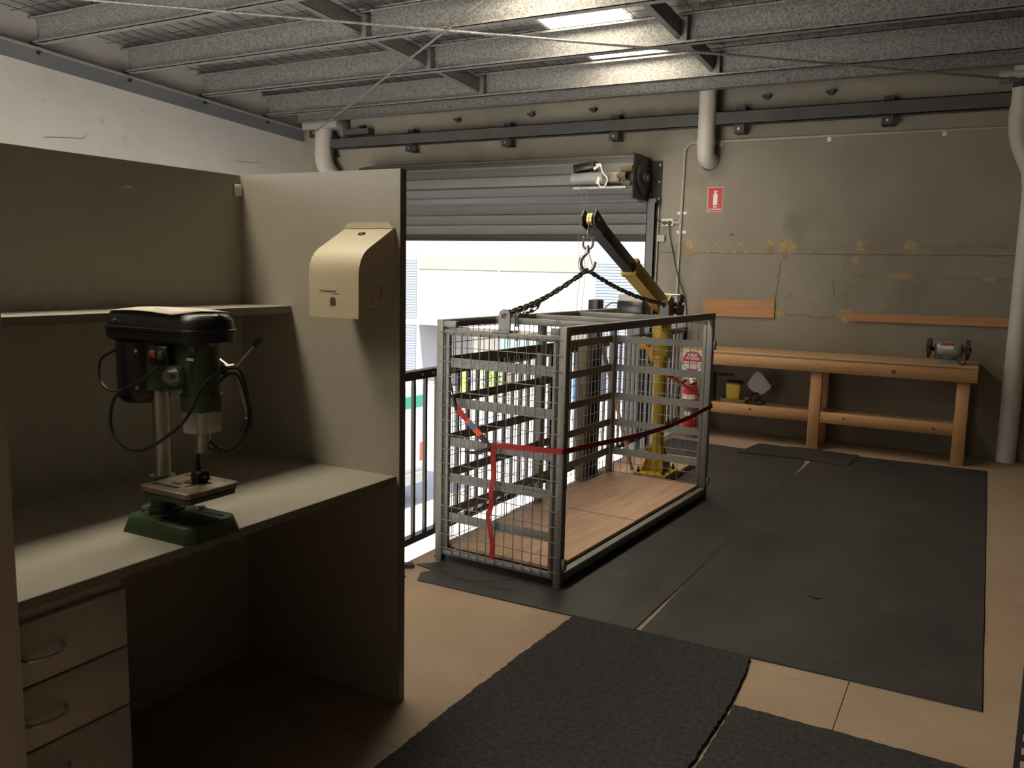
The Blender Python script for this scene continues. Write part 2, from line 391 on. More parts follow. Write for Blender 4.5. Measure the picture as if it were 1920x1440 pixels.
for i in range(12):
    x = -2.50 + i * .062; zig.append((x, 1.785 if i % 2 else 1.69))
stain(zig, .020, 'glue', .009, 6, 3)
stain([(x + .02, z - .006) for x, z in zig[2:9]], .008, 'glue', .01, 6, 9)
blob(-2.555, 1.765, .038, .045, 'glue', 2); blob(-2.60, 1.70, .04, .045, 'glue_dark', 3); blob(-2.535, 1.685, .05, .022, 'glue_dark', 33)
blob(-1.785, 1.785, .035, .035, 'glue', 4); blob(-1.79, 1.71, .032, .038, 'glue_dark', 5)
blob(-1.64, 1.745, .085, .065, 'glue', 6); blob(-1.655, 1.665, .025, .055, 'glue_dark', 8)
stain([(-1.69, 1.62), (-1.70, 1.5), (-1.71, 1.38), (-1.73, 1.2)], .008, 'crack', .004, 5, 4)
stain([(-1.67, 1.60), (-1.58, 1.545), (-1.66, 1.49), (-1.60, 1.43)], .026, 'glue', .006, 6, 5)
stain([(-1.68, 1.34), (-1.58, 1.32), (-1.65, 1.26)], .018, 'glue_dark', .006, 6, 6)
stain([(-1.55, 1.735), (-1.4, 1.73), (-1.2, 1.745), (-1.08, 1.745)], .008, 'glue_dark', .006, 6, 7)
blob(-1.40, 1.70, .025, .02, 'glue_dark', 10)
blob(-1.015, 1.755, .05, .05, 'glue', 11)
stain([(-1.06, 1.645), (-1.14, 1.56), (-1.04, 1.51), (-1.13, 1.44), (-1.06, 1.385)], .026, 'glue_dark', .008, 6, 8); blob(-1.05, 1.63, .035, .035, 'glue', 12)
stain([(-1.12, 1.34), (-1.09, 1.28), (-1.1, 1.22)], .02, 'glue_dark', .008, 6, 9)
blob(-1.37, 1.31, .032, .028, 'glue', 13); stain([(-1.40, 1.24), (-1.36, 1.20), (-1.41, 1.18)], .008, 'glue_dark', .004, 5, 10)
stain([(-1.40, 1.52), (-1.36, 1.50)], .01, 'glue_dark', .005, 5, 11); stain([(-1.33, 1.58), (-1.29, 1.55), (-1.34, 1.53)], .006, 'crack', .003, 5, 12)
blob(-1.665, 1.145, .055, .045, 'glue', 14); stain([(-1.63, 1.135), (-1.5, 1.13), (-1.35, 1.12), (-1.18, 1.125)], .02, 'glue_dark', .006, 8, 13)
blob(-1.10, 1.145, .07, .065, 'glue', 15)
stain([(-1.22, 1.45), (-1.21, 1.34), (-1.15, 1.27)], .006, 'crack', .003, 5, 14)
blob(-.93, 1.755, .09, .03, 'glue_dark', 16); blob(-.85, 1.765, .05, .022, 'glue_dark', 36); blob(-.62, 1.765, .055, .04, 'glue', 17)
stain([(-.55, 1.76), (-.3, 1.755), (-.05, 1.755), (.08, 1.76)], .014, 'glue_dark', .012, 9, 15); blob(.07, 1.765, .07, .03, 'glue_dark', 18); blob(-.22, 1.765, .04, .02, 'glue_dark', 38)
blob(-.98, 1.50, .035, .025, 'glue_dark', 19); blob(-.68, 1.505, .11, .028, 'glue', 20)
stain([(-.9, 1.505), (-.72, 1.50), (-.5, 1.49), (-.4, 1.475), (-.3, 1.50), (-.1, 1.495), (.15, 1.49)], .014, 'glue_dark', .01, 9, 16); blob(.0, 1.49, .06, .022, 'glue', 21)
build(MB().prism([(-2.19, 1.845), (-2.13, 1.845), (-2.155, 1.875)], W - .002, W, 'y'), 'glue_stain', 'crack', wall_far, fix=False)

# ------------------------------------------------------------------ roller door in the opening
door = struct(MB().box((-6.3, W - .03, 1.785), (-2.99, W - .005, 1.852)).box((-6.3, W - .05, 1.785), (-2.99, W - .03, 1.80)), 'door_1', 'dark_steel')
SH = .105
def slat(zc, y, tilt=0.0):
    prof = [(-.0525, .004), (-.046, -.010), (-.038, -.006), (.044, -.004), (.049, -.010), (.0525, .004)]
    mb = MB(); n = len(prof); vs_ = []
    for x in (-6.3, -2.96):
        for u, d in prof: vs_.append((x, y + d * math.cos(tilt) + u * math.sin(tilt), zc + u * math.cos(tilt) - d * math.sin(tilt)))
    mb.add(vs_, [(i, i + 1, n + i + 1, n + i) for i in range(n - 1)]); return mb
for k in range(4):
    build(slat(1.852 + SH * .55 * 1 - .005 + k * SH, W - .02), 'slat', 'galv_cage', door)  # hanging slats use a lighter grey than the roll, painting in the light on them
yc, zc_, rd = W - .235, 2.375, .215
for k in range(11):
    a = R(168 + 0) - k * R(27.5)
    a = R(-8) + k * R(27.5)
    # facets of the rolled-up part of the curtain
    cx = yc + rd * math.cos(a); cz = zc_ + rd * math.sin(a)
    half = .051; ty, tz = -math.sin(a), math.cos(a); ny, nz = math.cos(a), math.sin(a)
    vs_ = []; prof = [(-half, -.004), (-.046, .008), (-.04, .004), (.0, .008), (.044, .003), (.048, .008), (half, -.004)]
    for x in (-6.3, -2.99):
        for u, d in prof: vs_.append((x, cx + ty * u + ny * d, cz + tz * u + nz * d))
    n = len(prof)
    build(MB().add(vs_, [(i, i + 1, n + i + 1, n + i) for i in range(n - 1)]), 'slat', 'slat_grey', door)
build(MB().cyl((-6.35, yc, zc_), (-3.0, yc, zc_), .19, 20), 'drum', 'galv_dark', door)
gd = MB().box((-2.985, W - .06, ZG), (-2.978, W, 2.16)).box((-2.985, W - .06, ZG), (-2.89, W - .052, 2.20)).box((-2.905, W - .06, ZG), (-2.89, W, 2.16))
build(gd, 'guide_channel', 'grey_paint', door)
build(MB().box((-6.42, W - .06, ZG), (-6.3, W, 2.16)), 'guide_channel', 'grey_paint', door)
br = build(MB().box((-2.985, W - .47, 2.17), (-2.972, W - .01, 2.585)).box((-2.985, W - .012, 2.14), (-2.86, W - .002, 2.56)), 'end_bracket', 'black', door)
build(MB().cyl((-2.972, yc, zc_), (-2.955, yc, zc_), .155, 24).cyl((-2.955, yc, zc_), (-2.93, yc, zc_), .05, 16), 'gear_disc', 'dark_steel', br)
build(MB().cyl((-2.93, yc, zc_), (-2.905, yc, zc_), .028, 12), 'shaft', 'rust', br)
for zz in (2.52, 2.36, 2.2): build(MB().cyl((-2.88, W - .02, zz), (-2.88, W - .012, zz), .012, 6), 'bolt', 'steel', br)
ym = W - .50
mt = build(MB().cyl((-3.58, ym, 2.36), (-3.40, ym, 2.36), .058, 20).cyl((-3.40, ym, 2.36), (-3.22, ym, 2.36), .062, 20).cyl((-3.22, ym, 2.365), (-3.02, ym, 2.365), .05, 16), 'motor', 'cast_grey', door)
build(MB().cyl((-3.57, ym, 2.275), (-3.03, ym, 2.275), .018, 10), 'rod', 'steel', mt)
build(MB().cbox((-.11, -.05, -.035), (.11, .05, .035), .006, Matrix.Translation((-3.45, ym, 2.465)) @ Matrix.Rotation(R(-8), 4, 'Y')), 'control_box', 'black_plastic', mt)
build(MB().cbox((-3.25, ym - .065, 2.315), (-3.08, ym - .03, 2.40), .004), 'terminal_plate', 'table_iron', mt)
build(MB().cyl((-3.08, ym - .02, 2.42), (-2.97, ym - .01, 2.44), .03, 10).cyl((-3.06, ym - .02, 2.31), (-2.98, ym - .02, 2.30), .024, 10).cyl((-3.10, ym - .04, 2.37), (-3.02, ym - .04, 2.37), .035, 10), 'cable_gland', 'grime', mt)
build(MB().tube(catmull([(-3.32, ym - .06, 2.48), (-3.27, ym - .07, 2.47), (-3.24, ym - .08, 2.40), (-3.19, ym - .08, 2.34), (-3.22, ym - .08, 2.27), (-3.27, ym - .07, 2.28), (-3.29, ym - .06, 2.33)], 6), .007, 6), 'wire', 'socket_white', mt)
build(MB().cyl((-3.30, ym - .06, 2.30), (-3.28, ym - .05, 2.36), .018, 8).cyl((-3.34, ym - .05, 2.44), (-3.27, ym - .06, 2.48), .016, 8), 'connector', 'socket_white', mt)
lk = MB()
for i in range(70):   # hand chain of the door
    z = 2.27 - i * .026
    for dx in (0, .055): lk.cyl((-3.46 + dx + .012 * math.sin(i * .25), ym - .06, z), (-3.46 + dx + .012 * math.sin(i * .25 + .2), ym - .06, z - .02), .0035, 4)
hc = build(lk, 'hand_chain', 'galv', door, fix=False)

# ================================================================== outside
ground = struct(MB().box((-45, W + .36, ZG - .2), (25, 60, ZG - .02)), 'ground', 'asphalt')
yb = 27.5
opp = thing('warehouse', 'white warehouse with pale green band across the yard, seen through the open roller door', 'building', (-16, yb, ZG))
build(MB().box((-40, yb, ZG), (15, yb + 1, 6)), 'wall', 'facade', opp)
build(MB().box((-19.3, yb - .03, 1.40), (-12.2, yb, 1.95)), 'painted_band', 'facade_green', opp)
build(MB().box((-14.95 - .8, yb - .02, -.4), (-14.9 - .8, yb - .005, 6)), 'panel_joint', 'facade_peach', opp)
for x0, x1, zt in ((-26, -19.4, 1.98), (-11.9, -5.5, 1.95)):
    d = build(MB().box((x0, yb - .015, ZG), (x1, yb + .01, zt)), 'roller_shutter', 'facade_door', opp)
    rb = MB()
    for k in range(48): rb.box((x0, yb - .03, ZG + .1 * k + .01), (x1, yb - .012, ZG + .1 * k + .022))
    build(rb, 'shutter_ribs', 'facade_door', d)
aw = build(MB().box((-19.3, yb - 1.9, -.56), (-11.6, yb, -.5)), 'awning', 'facade', opp)
build(MB().box((-18.6, yb - 1.95, -.58), (-11.6, yb - 1.9, -.46)), 'fascia', 'conduit', aw)
build(MB().box((-16.9, yb - .04, ZG), (-12, yb, -.6)), 'office_wall', 'facade_peach', opp)
for x in (-15.7, -14.4, -13.1): build(MB().box((x, yb - .06, -2.0), (x + 1.25, yb - .03, -.95)), 'window', 'facade_glass', opp)
for x in (-16.85, -12.6): build(MB().box((x, yb - .06, -2.9), (x + .9, yb - .03, -.9)), 'door', 'conduit', opp)
for i, x in enumerate((-16.2, -14.94)):
    t = thing('bollard', ('yellow bollard nearest the shrub' if i == 0 else 'yellow bollard farther from the shutter, beyond the shrub') + ' outside the white warehouse', 'bollard', (x, 26, ZG - .02), group='yellow bollards in the yard')
    build(MB().lathe([(.10, 0), (.10, 1.12), (.08, 1.18), (.03, 1.2)], n=14), 'post', 'yellow', t, local=True)
    build(MB().lathe([(.16, 0), (.16, .02), (.1, .03)], n=14), 'flange', 'yellow', t, local=True)
sh = thing('shrub', 'small green shrub between the yellow bollards across the yard', 'shrub', (-15.5, 26.6, ZG - .02))
random.seed(5); lf = MB(); st = MB()
for k in range(130):
    a = random.uniform(0, 2 * PI); rr_ = random.uniform(.05, .55); z = random.uniform(.15, 1.05); c = Vector((rr_ * math.cos(a), rr_ * .7 * math.sin(a), z))
    d = Vector((math.cos(a), math.sin(a), random.uniform(.2, 1.4))).normalized() * random.uniform(.12, .25); s_ = d.orthogonal().normalized() * .035
    lf.add([c, c + d * .5 + s_, c + d, c + d * .5 - s_], [(0, 1, 2, 3)])
for k in range(6):
    a = k * 1.05; st.tube([(0, 0, 0), (.12 * math.cos(a), .1 * math.sin(a), .4), (.25 * math.cos(a), .2 * math.sin(a), .8)], .012, 5)
o = build(lf, 'foliage', 'leaf', sh, local=True, fix=False); o['kind'] = 'stuff'; build(st, 'stem', 'leaf', sh, local=True)
dr = thing('drum', 'blue plastic drum standing across the yard, seen through the cage', 'drum', (-11.9, 26.6, ZG - .02))
build(MB().lathe([(.28, 0), (.3, .02), (.3, .3), (.31, .32), (.3, .34), (.3, .62), (.31, .64), (.3, .66), (.3, .9), (.26, .93)], n=18), 'body', 'blue', dr, local=True)
build(MB().lathe([(.27, .93), (.27, .95), (.1, .955)], n=18), 'lid', 'blue', dr, local=True)
# white van parked in the yard
vn = thing('van', 'white van with a green side band parked outside the roller door', 'van', (-11.6, 12.8, ZG - .02), R(176))
prof = [(-2.2, .35), (-2.2, 2.0), (-1.9, 2.08), (1.2, 2.08), (1.75, 1.95), (2.25, 1.25), (2.72, 1.02), (2.8, .7), (2.78, .35), (2.35, .33), (2.25, .62), (2.0, .78), (1.72, .62), (1.62, .33), (-1.0, .33), (-1.1, .62), (-1.35, .78), (-1.62, .62), (-1.72, .33)]
prof = [(x, z * 1.14) for x, z in prof]
body = build(MB().prism(prof, -.92, .92, 'y'), 'body', 'car_white', vn, local=True)
for ya_ in (-.935, .915): build(MB().box((-2.1, ya_, 1.86), (1.1, ya_ + .02, 2.08)), 'side_band', 'tarp_green', body, local=True)
build(MB().add([(1.83, -.8, 2.11), (2.2, -.8, 1.53), (2.2, .8, 1.53), (1.83, .8, 2.11)], [(0, 1, 2, 3)]), 'windscreen', 'black_plastic', body, local=True)
build(MB().box((-2.225, -.9, 1.86), (-2.195, .9, 2.08)), 'rear_band', 'tarp_green', body, local=True)
build(MB().box((-2.32, -.85, .42), (-2.19, .85, .62)), 'rear_bumper', 'conduit', body, local=True)
for s_ in (-1, 1): build(MB().box((-2.22, s_ * .82 - .06, .8), (-2.19, s_ * .82 + .06, 1.15)), 'tail_lamp', 'orange_web', body, local=True)
build(MB().box((2.70, -.85, .42), (2.86, .85, .62)), 'bumper', 'black', body, local=True)
for s_ in (-1, 1): build(MB().box((2.6, s_ * .72 - .14, .72), (2.815, s_ * .72 + .14, .95)), 'headlamp', 'steel', body, local=True)
for x in (2.0, -1.36):
    for s_ in (-1, 1):
        wl = build(MB().cyl((x, s_ * .74, .34), (x, s_ * .94, .34), .34, 22), 'wheel', 'tyre', vn, local=True)
        build(MB().cyl((x, s_ * .93, .34), (x, s_ * .955, .34), .2, 16), 'hubcap', 'steel', wl, local=True)

# ================================================================== railing along the mezzanine edge
rl = thing('railing', 'black steel balustrade along the open edge of the mezzanine', 'railing', (-2.54, 5.5, 0))
build(MB().box((-2.565, 2.36, .925), (-2.515, W - .06, .970)), 'top_rail', 'black_rail', rl)
build(MB().box((-2.56, 2.36, .065), (-2.52, W - .06, .100)), 'bottom_rail', 'black_rail', rl)
y = 2.42; bm_ = None
while y < W - .1:
    if not bm_:
        bm_ = MB().box((-.009, -.009, .09), (.009, .009, .93)).mesh('baluster', 'black_rail')
    inst(bm_, 'baluster', Matrix.Translation((0, y - 5.5, 0)), rl); y += .1055
for y in (2.5, 5.2, W - .085):
    build(MB().cbox((-2.565, y - .025, -.2), (-2.515, y + .025, .972), .003).box((-2.58, y - .05, -.2), (-2.49, y + .05, -.05)), 'post', 'black_rail', rl)
for y in (3.62, 3.72): build(MB().cyl((-2.515, y, .948), (-2.508, y, .948), .008, 8), 'screw', 'steel', rl)
# other uprights near the railing
t = thing('gate_post', 'tall black square post standing at the railing behind the cage', 'post', (-2.46, 5.72, 0))
build(MB().cbox((-2.50, 5.66, 0), (-2.42, 5.76, 1.29), .006), 'upright', 'black', t); build(MB().box((-2.51, 5.63, 0), (-2.40, 5.79, .012)), 'foot_plate', 'black', t)
t = tag(build(MB().cbox((-2.49, 5.50, 0), (-2.42, 5.60, .98), .004), 'timber_upright', 'grime'), 'brown timber upright beside the tall black post', 'post')
MATS['grime'].node_tree.nodes['Principled BSDF'].inputs['Base Color'].default_value = (.12, .095, .055, 1)
t = thing('control_post', 'grey steel post with a black control box on top, between crane and door', 'post', (-2.68, 7.12, ZG))
build(MB().cbox((-2.74, 7.06, ZG), (-2.62, 7.18, 1.12), .004), 'upright', 'grey_paint', t)
build(MB().cbox((-2.82, 7.0, 1.12), (-2.58, 7.24, 1.24), .008), 'control_box', 'black_plastic', t); build(MB().box((-2.81, 7.01, 1.24), (-2.59, 7.23, 1.29)), 'lid', 'conduit', t)
for dx, mm in ((0, 'black'), (.015, 'red')):
    build(MB().tube(catmull([(-2.80, 7.0, 1.22 - dx * 4), (-2.87, 6.95, 1.21 - dx * 4), (-2.93 + dx, 6.9, 1.1), (-2.95 + dx, 6.85, .9), (-2.9 + dx, 6.8, .6)], 6), .005, 6), 'cable', mm, t)
tag(build(MB().tube([(-2.46, 5.83, .975), (-2.38, 5.82, .74), (-2.165, 5.79, .062)], [.016, .015, .013], 8), 'timber_pole', 'ply'), 'pale timber pole leaning between the railing and the crane base', 'pole')
tag(build(MB().ribbon(catmull([(-2.50, 6.86, .96), (-2.495, 6.86, .7), (-2.50, 6.87, .4), (-2.495, 6.86, .15)], 5), .05, (0, 1, 0), .003), 'strap', 'shaded_red'), 'red webbing strap, coloured darker for shade, hanging on the railing left of the yellow crane', 'strap')  # strap's shade is put into its colour, a darkened red

# ================================================================== floor coverings
def ragged(pts, amp, step, sd_):
    rr = random.Random(sd_); o = []
    for i in range(len(pts)):
        a = Vector(pts[i]); b = Vector(pts[(i + 1) % len(pts)]); n = max(1, int((b - a).length / step))
        for k in range(n):
            p = a.lerp(b, k / n)
            if k: p += Vector((rr.uniform(-amp, amp), rr.uniform(-amp, amp)))
            o.append((p.x, p.y))
    return o
def mat_slab(name, pts, z0, z1, m_, label, amp=.004, step=.12, sd_=1, cat='mat'):
    return tag(build(MB().prism(ragged(pts, amp, step, sd_), z0, z1), name, m_), label, cat)
mat_slab('rubber_mat', [(-1.160, 3.272), (.10, 3.272), (.104, 7.56), (-.83, 7.55), (-1.145, 7.1), (-1.168, 6.4), (-1.1690, 5.2), (-1.1690, 4.3), (-1.166, 3.9)], .001, .007, 'rubber', 'wide black rubber mat on the open floor in front of the workbench', .0012, .2, 4, 'mat')
ml = mat_slab('rubber_mat', [(-2.29, 3.268), (-1.188, 3.272), (-1.176, 3.9), (-1.172, 4.3), (-1.1720, 5.3), (-1.172, 6.4), (-1.180, 7.08), (-1.25, 7.25), (-2.05, 7.36), (-2.40, 7.45), (-2.43, 6.9), (-2.36, 5.0), (-2.33, 3.9), (-2.42, 3.60), (-2.32, 3.56), (-2.42, 3.45), (-2.30, 3.42), (-2.335, 3.36)], .001, .006, 'rubber', 'black rubber mat with a torn corner lying under the cage', .0012, .2, 6, 'mat')
for pts in ([(-2.2, 3.42), (-2.13, 3.38), (-2.0, 3.42), (-1.9, 3.52)], [(-1.98, 3.42), (-1.93, 3.37), (-1.83, 3.39)], [(-2.30, 3.42), (-2.22, 3.42)]):
    build(MB().ribbon(catmull([(x, y, .0065) for x, y in pts], 5), .008, (1, .6, 0), .002), 'tear', 'black', ml)
mat_slab('rubber_offcut', [(-1.73, 7.12), (-1.66, 7.60), (-1.45, 7.58), (-1.30, 7.63), (-.83, 7.565), (-.865, 7.09), (-1.23, 7.16)], .008, .014, 'rubber', 'small rubber offcut overlapping both mats near the workbench', .004, .15, 8, 'mat')
mat_slab('carpet', [(-1.49, 1.2), (-.679, 1.2), (-.677, 2.5), (-.668, 2.85), (-.695, 3.25), (-.75, 3.264), (-1.46, 3.264), (-1.475, 2.9), (-1.49, 2.35)], .001, .013, 'carpet', 'dark carpet strip leading from the camera to the rubber mats', .004, .018, 12, 'carpet')
mat_slab('carpet', [(-.667, 1.2), (.35, 1.2), (.3, 2.82), (-.1, 2.845), (-.655, 2.85)], .001, .013, 'carpet', 'dark carpet piece beside the bare floor patch at the bottom edge', .0035, .018, 14, 'carpet')
tag(build(MB().prism([(-2.47, 3.40), (-2.43, 3.43), (-2.40, 3.40), (-2.45, 3.37)], .001, .02), 'rubber_scrap', 'rubber'), 'small rubber scrap at the floor edge by the grey partition', 'scrap')
tag(build(MB().prism([(-2.42, 3.27), (-2.37, 3.285), (-2.36, 3.25), (-2.41, 3.235)], .001, .006), 'rubber_flake', 'rubber'), 'thin rubber flake near the foot of the grey partition', 'scrap')
tag(build(MB().ribbon(catmull([(-.62, 4.06, .009), (-.59, 4.05, .010), (-.565, 4.055, .009)], 4), .008, (0, 1, 0), .003), 'bark_chip', 'black'), 'dark curled chip lying on the wide rubber mat', 'chip')
random.seed(21)

# ================================================================== desk with screens
XB, XF, YA, YB = -2.40, -1.66, .94, 2.312
dk = thing('workstation', 'grey laminate workstation with tall screens, overshelf and desktop', 'desk', (-2.0, 1.6, 0))
build(MB().box((XB - .03, YA, 0), (XB + .018, YB, 1.808)), 'back_panel', 'laminate', dk)
sp = build(MB().box((XB + .018, YB - .032, 0), (-1.675, YB, 1.808)), 'side_panel', 'laminate', dk)
build(MB().box((-1.675, YB - .032, 0), (-1.673, YB, 1.808)), 'edge_strip', 'laminate_edge', sp)
sp2 = build(MB().box((XB + .018, YA - .045, 0), (-1.652, YA + .03, 1.808)), 'side_panel', 'laminate', dk)
top = build(MB().box((XB + .018, YA + .03, .776), (-1.69, YB - .032, .80)), 'desktop', 'laminate', dk)
build(MB().box((-1.69, YA + .03, .776), (-1.687, YB - .032, .7995)), 'edge_strip', 'laminate_edge', top)
shf = build(MB().box((XB + .018, YA + .03, 1.327), (-2.148, YB - .032, 1.352)), 'shelf', 'laminate', dk)
build(MB().box((-2.148, YA + .03, 1.327), (-2.145, YB - .032, 1.3515)), 'edge_strip', 'laminate_edge', shf)
build(MB().cbox((XB + .018, YB - .062, 1.735), (XB + .032, YB - .034, 1.775), .003), 'corner_bracket', 'socket_white', dk)
build(MB().box((XB + .018, 1.80, 1.725), (XB + .024, 1.83, 1.731)), 'clip', 'socket_white', dk)
dw = thing('drawer_unit', 'three-drawer grey pedestal under the desktop', 'drawers', (-1.9, 1.11, 0))
build(MB().box((-2.25, .975, .02), (-1.705, 1.24, .772)), 'body', 'laminate', dw)
for z0, z1 in ((.612, .748), (.468, .606), (.03, .462)):
    d = build(MB().cbox((-1.705, .975, z0), (-1.689, 1.243, z1), .002), 'drawer', 'laminate', dw)
    zc = z0 + (z1 - z0) * (.46 if z0 > .1 else .85)
    build(MB().tube(catmull([(-1.69, .985, zc), (-1.668, 1.0, zc), (-1.660, 1.035, zc), (-1.668, 1.072, zc + .002), (-1.69, 1.085, zc + .002)], 6), .0045, 8), 'handle', 'steel', d)

# paper towel dispenser on the side screen
pd = thing('towel_dispenser', 'cream metal paper towel dispenser mounted on the grey partition', 'dispenser', (-1.795, 2.28, 1.33))
prof = [(2.28, 1.622), (2.2, 1.580), (2.14, 1.549), (2.122, 1.535), (2.108, 1.516), (2.099, 1.492), (2.096, 1.465), (2.096, 1.334), (2.104, 1.334), (2.155, 1.374), (2.175, 1.368), (2.20, 1.367), (2.23, 1.373), (2.258, 1.391), (2.274, 1.416), (2.28, 1.45)]
n = len(prof); mb = MB()
body = build(MB().prism(prof, -1.895, -1.695, 'x', True), 'cover', 'dispenser', pd)
build(MB().prism([(-1.896, 1.62), (-1.694, 1.62), (-1.714, 1.638), (-1.88, 1.638)], 2.270, 2.2795, 'y'), 'back_plate', 'dispenser', pd)
build(MB().cbox((-.012, -.004, -.008), (.012, .004, .008), .003, Matrix.Translation((-1.795, 2.236, 1.6)) @ Matrix.Rotation(R(-62), 4, 'X')), 'lock', 'black', body)
arch = [(-1.808, 1.372)] + [(-1.797 - .011 * math.cos(a), 1.388 + .011 * math.sin(a)) for a in [PI * i / 8 for i in range(9)]] + [(-1.786, 1.372)]
build(MB().prism(arch, 2.0945, 2.0965, 'y'), 'level_window', 'grime', body)
build(MB().box((-1.6955, 2.205, 1.416), (-1.6945, 2.209, 1.437)).box((-1.6955, 2.205, 1.395), (-1.6945, 2.209, 1.413)), 'side_slot', 'black', body)
build(MB().cyl((-1.695, 2.165, 1.394), (-1.693, 2.165, 1.394), .003, 8), 'rivet', 'grime', body)
text('Kimberly-Clark', 'brand_print', .0088, Matrix.Translation((-1.838, 2.0955, 1.4165)) @ FACE_MY, 'crack', body, 'LEFT', .0003, .0002)
text('Professional', 'brand_print', .0055, Matrix.Translation((-1.800, 2.0955, 1.4085)) @ FACE_MY, 'blue_web', body, 'LEFT', .0003)
build(MB().tube([(-1.846 + .0045 * math.cos(2 * PI * i / 14), 2.0955, 1.4165 + .0045 * math.sin(2 * PI * i / 14)) for i in range(14)], .0006, 4, True), 'brand_emblem', 'blue_web', body)

# ------------------------------------------------------------------ bench drill press
dp = thing('drill_press', 'green and black bench drill press standing on the grey desktop', 'drill press', (-1.81, 1.5, .8))
base = MB()
def frust(mb, x0, x1, y0_, y1_, z0, z1, ins, ch=.02):
    ring = lambda i, z: [(x0 + ch + i, y0_ + i, z), (x1 - ch - i, y0_ + i, z), (x1 - i, y0_ + ch + i, z), (x1 - i, y1_ - ch - i, z), (x1 - ch - i, y1_ - i, z), (x0 + ch + i, y1_ - i, z), (x0 + i, y1_ - ch - i, z), (x0 + i, y0_ + ch + i, z)]
    vs_ = ring(0, z0) + ring(0, z0 + .004) + ring(ins, z1 - .003) + ring(ins + .003, z1); fs = [tuple(range(7, -1, -1)), tuple(range(24, 32))]
    for k in range(3):
        for i in range(8): j = (i + 1) % 8; fs.append((k * 8 + i, k * 8 + j, k * 8 + 8 + j, k * 8 + 8 + i))
    return mb.add(vs_, fs)
bs = build(frust(MB(), -1.938, -1.672, 1.412, 1.592, .8, .842, .010), 'base', 'green_cast', dp)
for yy, xa, xb in ((1.455, -1.82, -1.73), (1.55, -1.79, -1.705)):
    build(MB().cbox((xa, yy - .006, .8415), (xb, yy + .006, .8432), .002), 'slot', 'black', bs)
for xx, yy in ((-1.875, 1.455), (-1.80, 1.565)): build(MB().cyl((xx, yy, .842), (xx, yy, .851), .009, 6).cyl((xx, yy, .842), (xx, yy, .845), .014, 12), 'bolt', 'steel', bs)
fg = build(MB().cyl((-1.885, 1.512, .842), (-1.885, 1.512, .851), .055, 28).cyl((-1.885, 1.512, .851), (-1.885, 1.512, .887), .033, 20), 'column_flange', 'green_cast', dp)
for a in (20, 140, 260): build(MB().cyl((-1.885 + .043 * math.cos(R(a)), 1.512 + .043 * math.sin(R(a)), .851), (-1.885 + .043 * math.cos(R(a)), 1.512 + .043 * math.sin(R(a)), .859), .008, 6), 'bolt', 'steel', fg)
build(MB().cyl((-1.885, 1.512, .88), (-1.885, 1.512, 1.19), .0215, 24), 'column', 'steel', dp)
tb = build(frust(MB(), -1.853, -1.675, 1.415, 1.578, .918, .934, -.002, .008), 'table', 'table_iron', dp)
build(frust(MB(), -1.85, -1.678, 1.418, 1.575, .903, .918, -.001, .008), 'table_skirt', 'green_cast', tb)
build(MB().cyl((-1.885, 1.512, .895), (-1.885, 1.512, .935), .034, 20).box((-1.885, 1.485, .893), (-1.80, 1.54, .918)).cyl((-1.87, 1.45, .905), (-1.87, 1.49, .905), .012, 10), 'table_bracket', 'green_cast', tb)
for (x0, x1, y0_, y1_) in ((-1.835, -1.745, 1.44, 1.449), (-1.835, -1.745, 1.545, 1.554), (-1.80, -1.77, 1.47, 1.477), (-1.74, -1.733, 1.46, 1.49), (-1.76, -1.71, 1.515, 1.522)):
    build(MB().box((x0, y0_, .9335), (x1, y1_, .9352)), 'slot', 'black', tb)
build(MB().cyl((-1.765, 1.505, .9335), (-1.765, 1.505, .9352), .02, 16), 'slot', 'black', tb)
# head
hd = build(MB().cbox((-1.85, 1.462, 1.17), (-1.80, 1.56, 1.302), .01).cbox((-1.80, 1.470, 1.185), (-1.70, 1.566, 1.302), .02).cyl((-1.885, 1.512, 1.165), (-1.885, 1.512, 1.30), .036, 18).cyl((-1.735, 1.518, 1.14), (-1.735, 1.518, 1.30), .046, 22), 'head', 'green_cast', dp)
build(MB().cyl((-1.735, 1.518, 1.125), (-1.735, 1.518, 1.165), .052, 24), 'quill_collar', 'green_cast', hd)
build(MB().cyl((-1.735, 1.518, 1.04), (-1.735, 1.518, 1.13), .016, 14).cyl((-1.735, 1.518, 1.015), (-1.735, 1.518, 1.06), .022, 16, .019), 'chuck', 'steel', dp)
build(MB().lathe([(.047, 1.07), (.047, 1.128)], (-1.735, 1.518, 0), 24), 'chip_guard', 'glass_clear', dp)
hub = build(MB().cyl((-1.765, 1.452, 1.215), (-1.765, 1.468, 1.215), .027, 22).cyl((-1.765, 1.436, 1.215), (-1.765, 1.452, 1.215), .016, 6), 'spring_cap', 'steel', hd)
build(MB().cbox((-1.845, 1.448, 1.24), (-1.775, 1.464, 1.288), .003), 'switch_box', 'black_plastic', hd)
build(MB().cbox((-1.838, 1.443, 1.256), (-1.815, 1.449, 1.276), .002), 'stop_button', 'red_button', hd)
build(MB().cbox((-1.808, 1.443, 1.254), (-1.786, 1.449, 1.276), .002), 'start_button', 'green_button', hd)
build(MB().box((-1.6995, 1.49, 1.20), (-1.6985, 1.50, 1.27)).box((-1.73, 1.469, 1.255), (-1.705, 1.4705, 1.262)), 'depth_scale', 'paper', hd)
build(MB().box((-1.722, 1.4685, 1.275), (-1.70, 1.4705, 1.292)), 'rating_label', 'label_green', hd)
mo = build(MB().lathe([(.02, 1.128), (.052, 1.131), (.064, 1.142), (.067, 1.16), (.067, 1.29), (.05, 1.30)], (-1.945, 1.512, 0), 26), 'motor', 'black_plastic', dp)
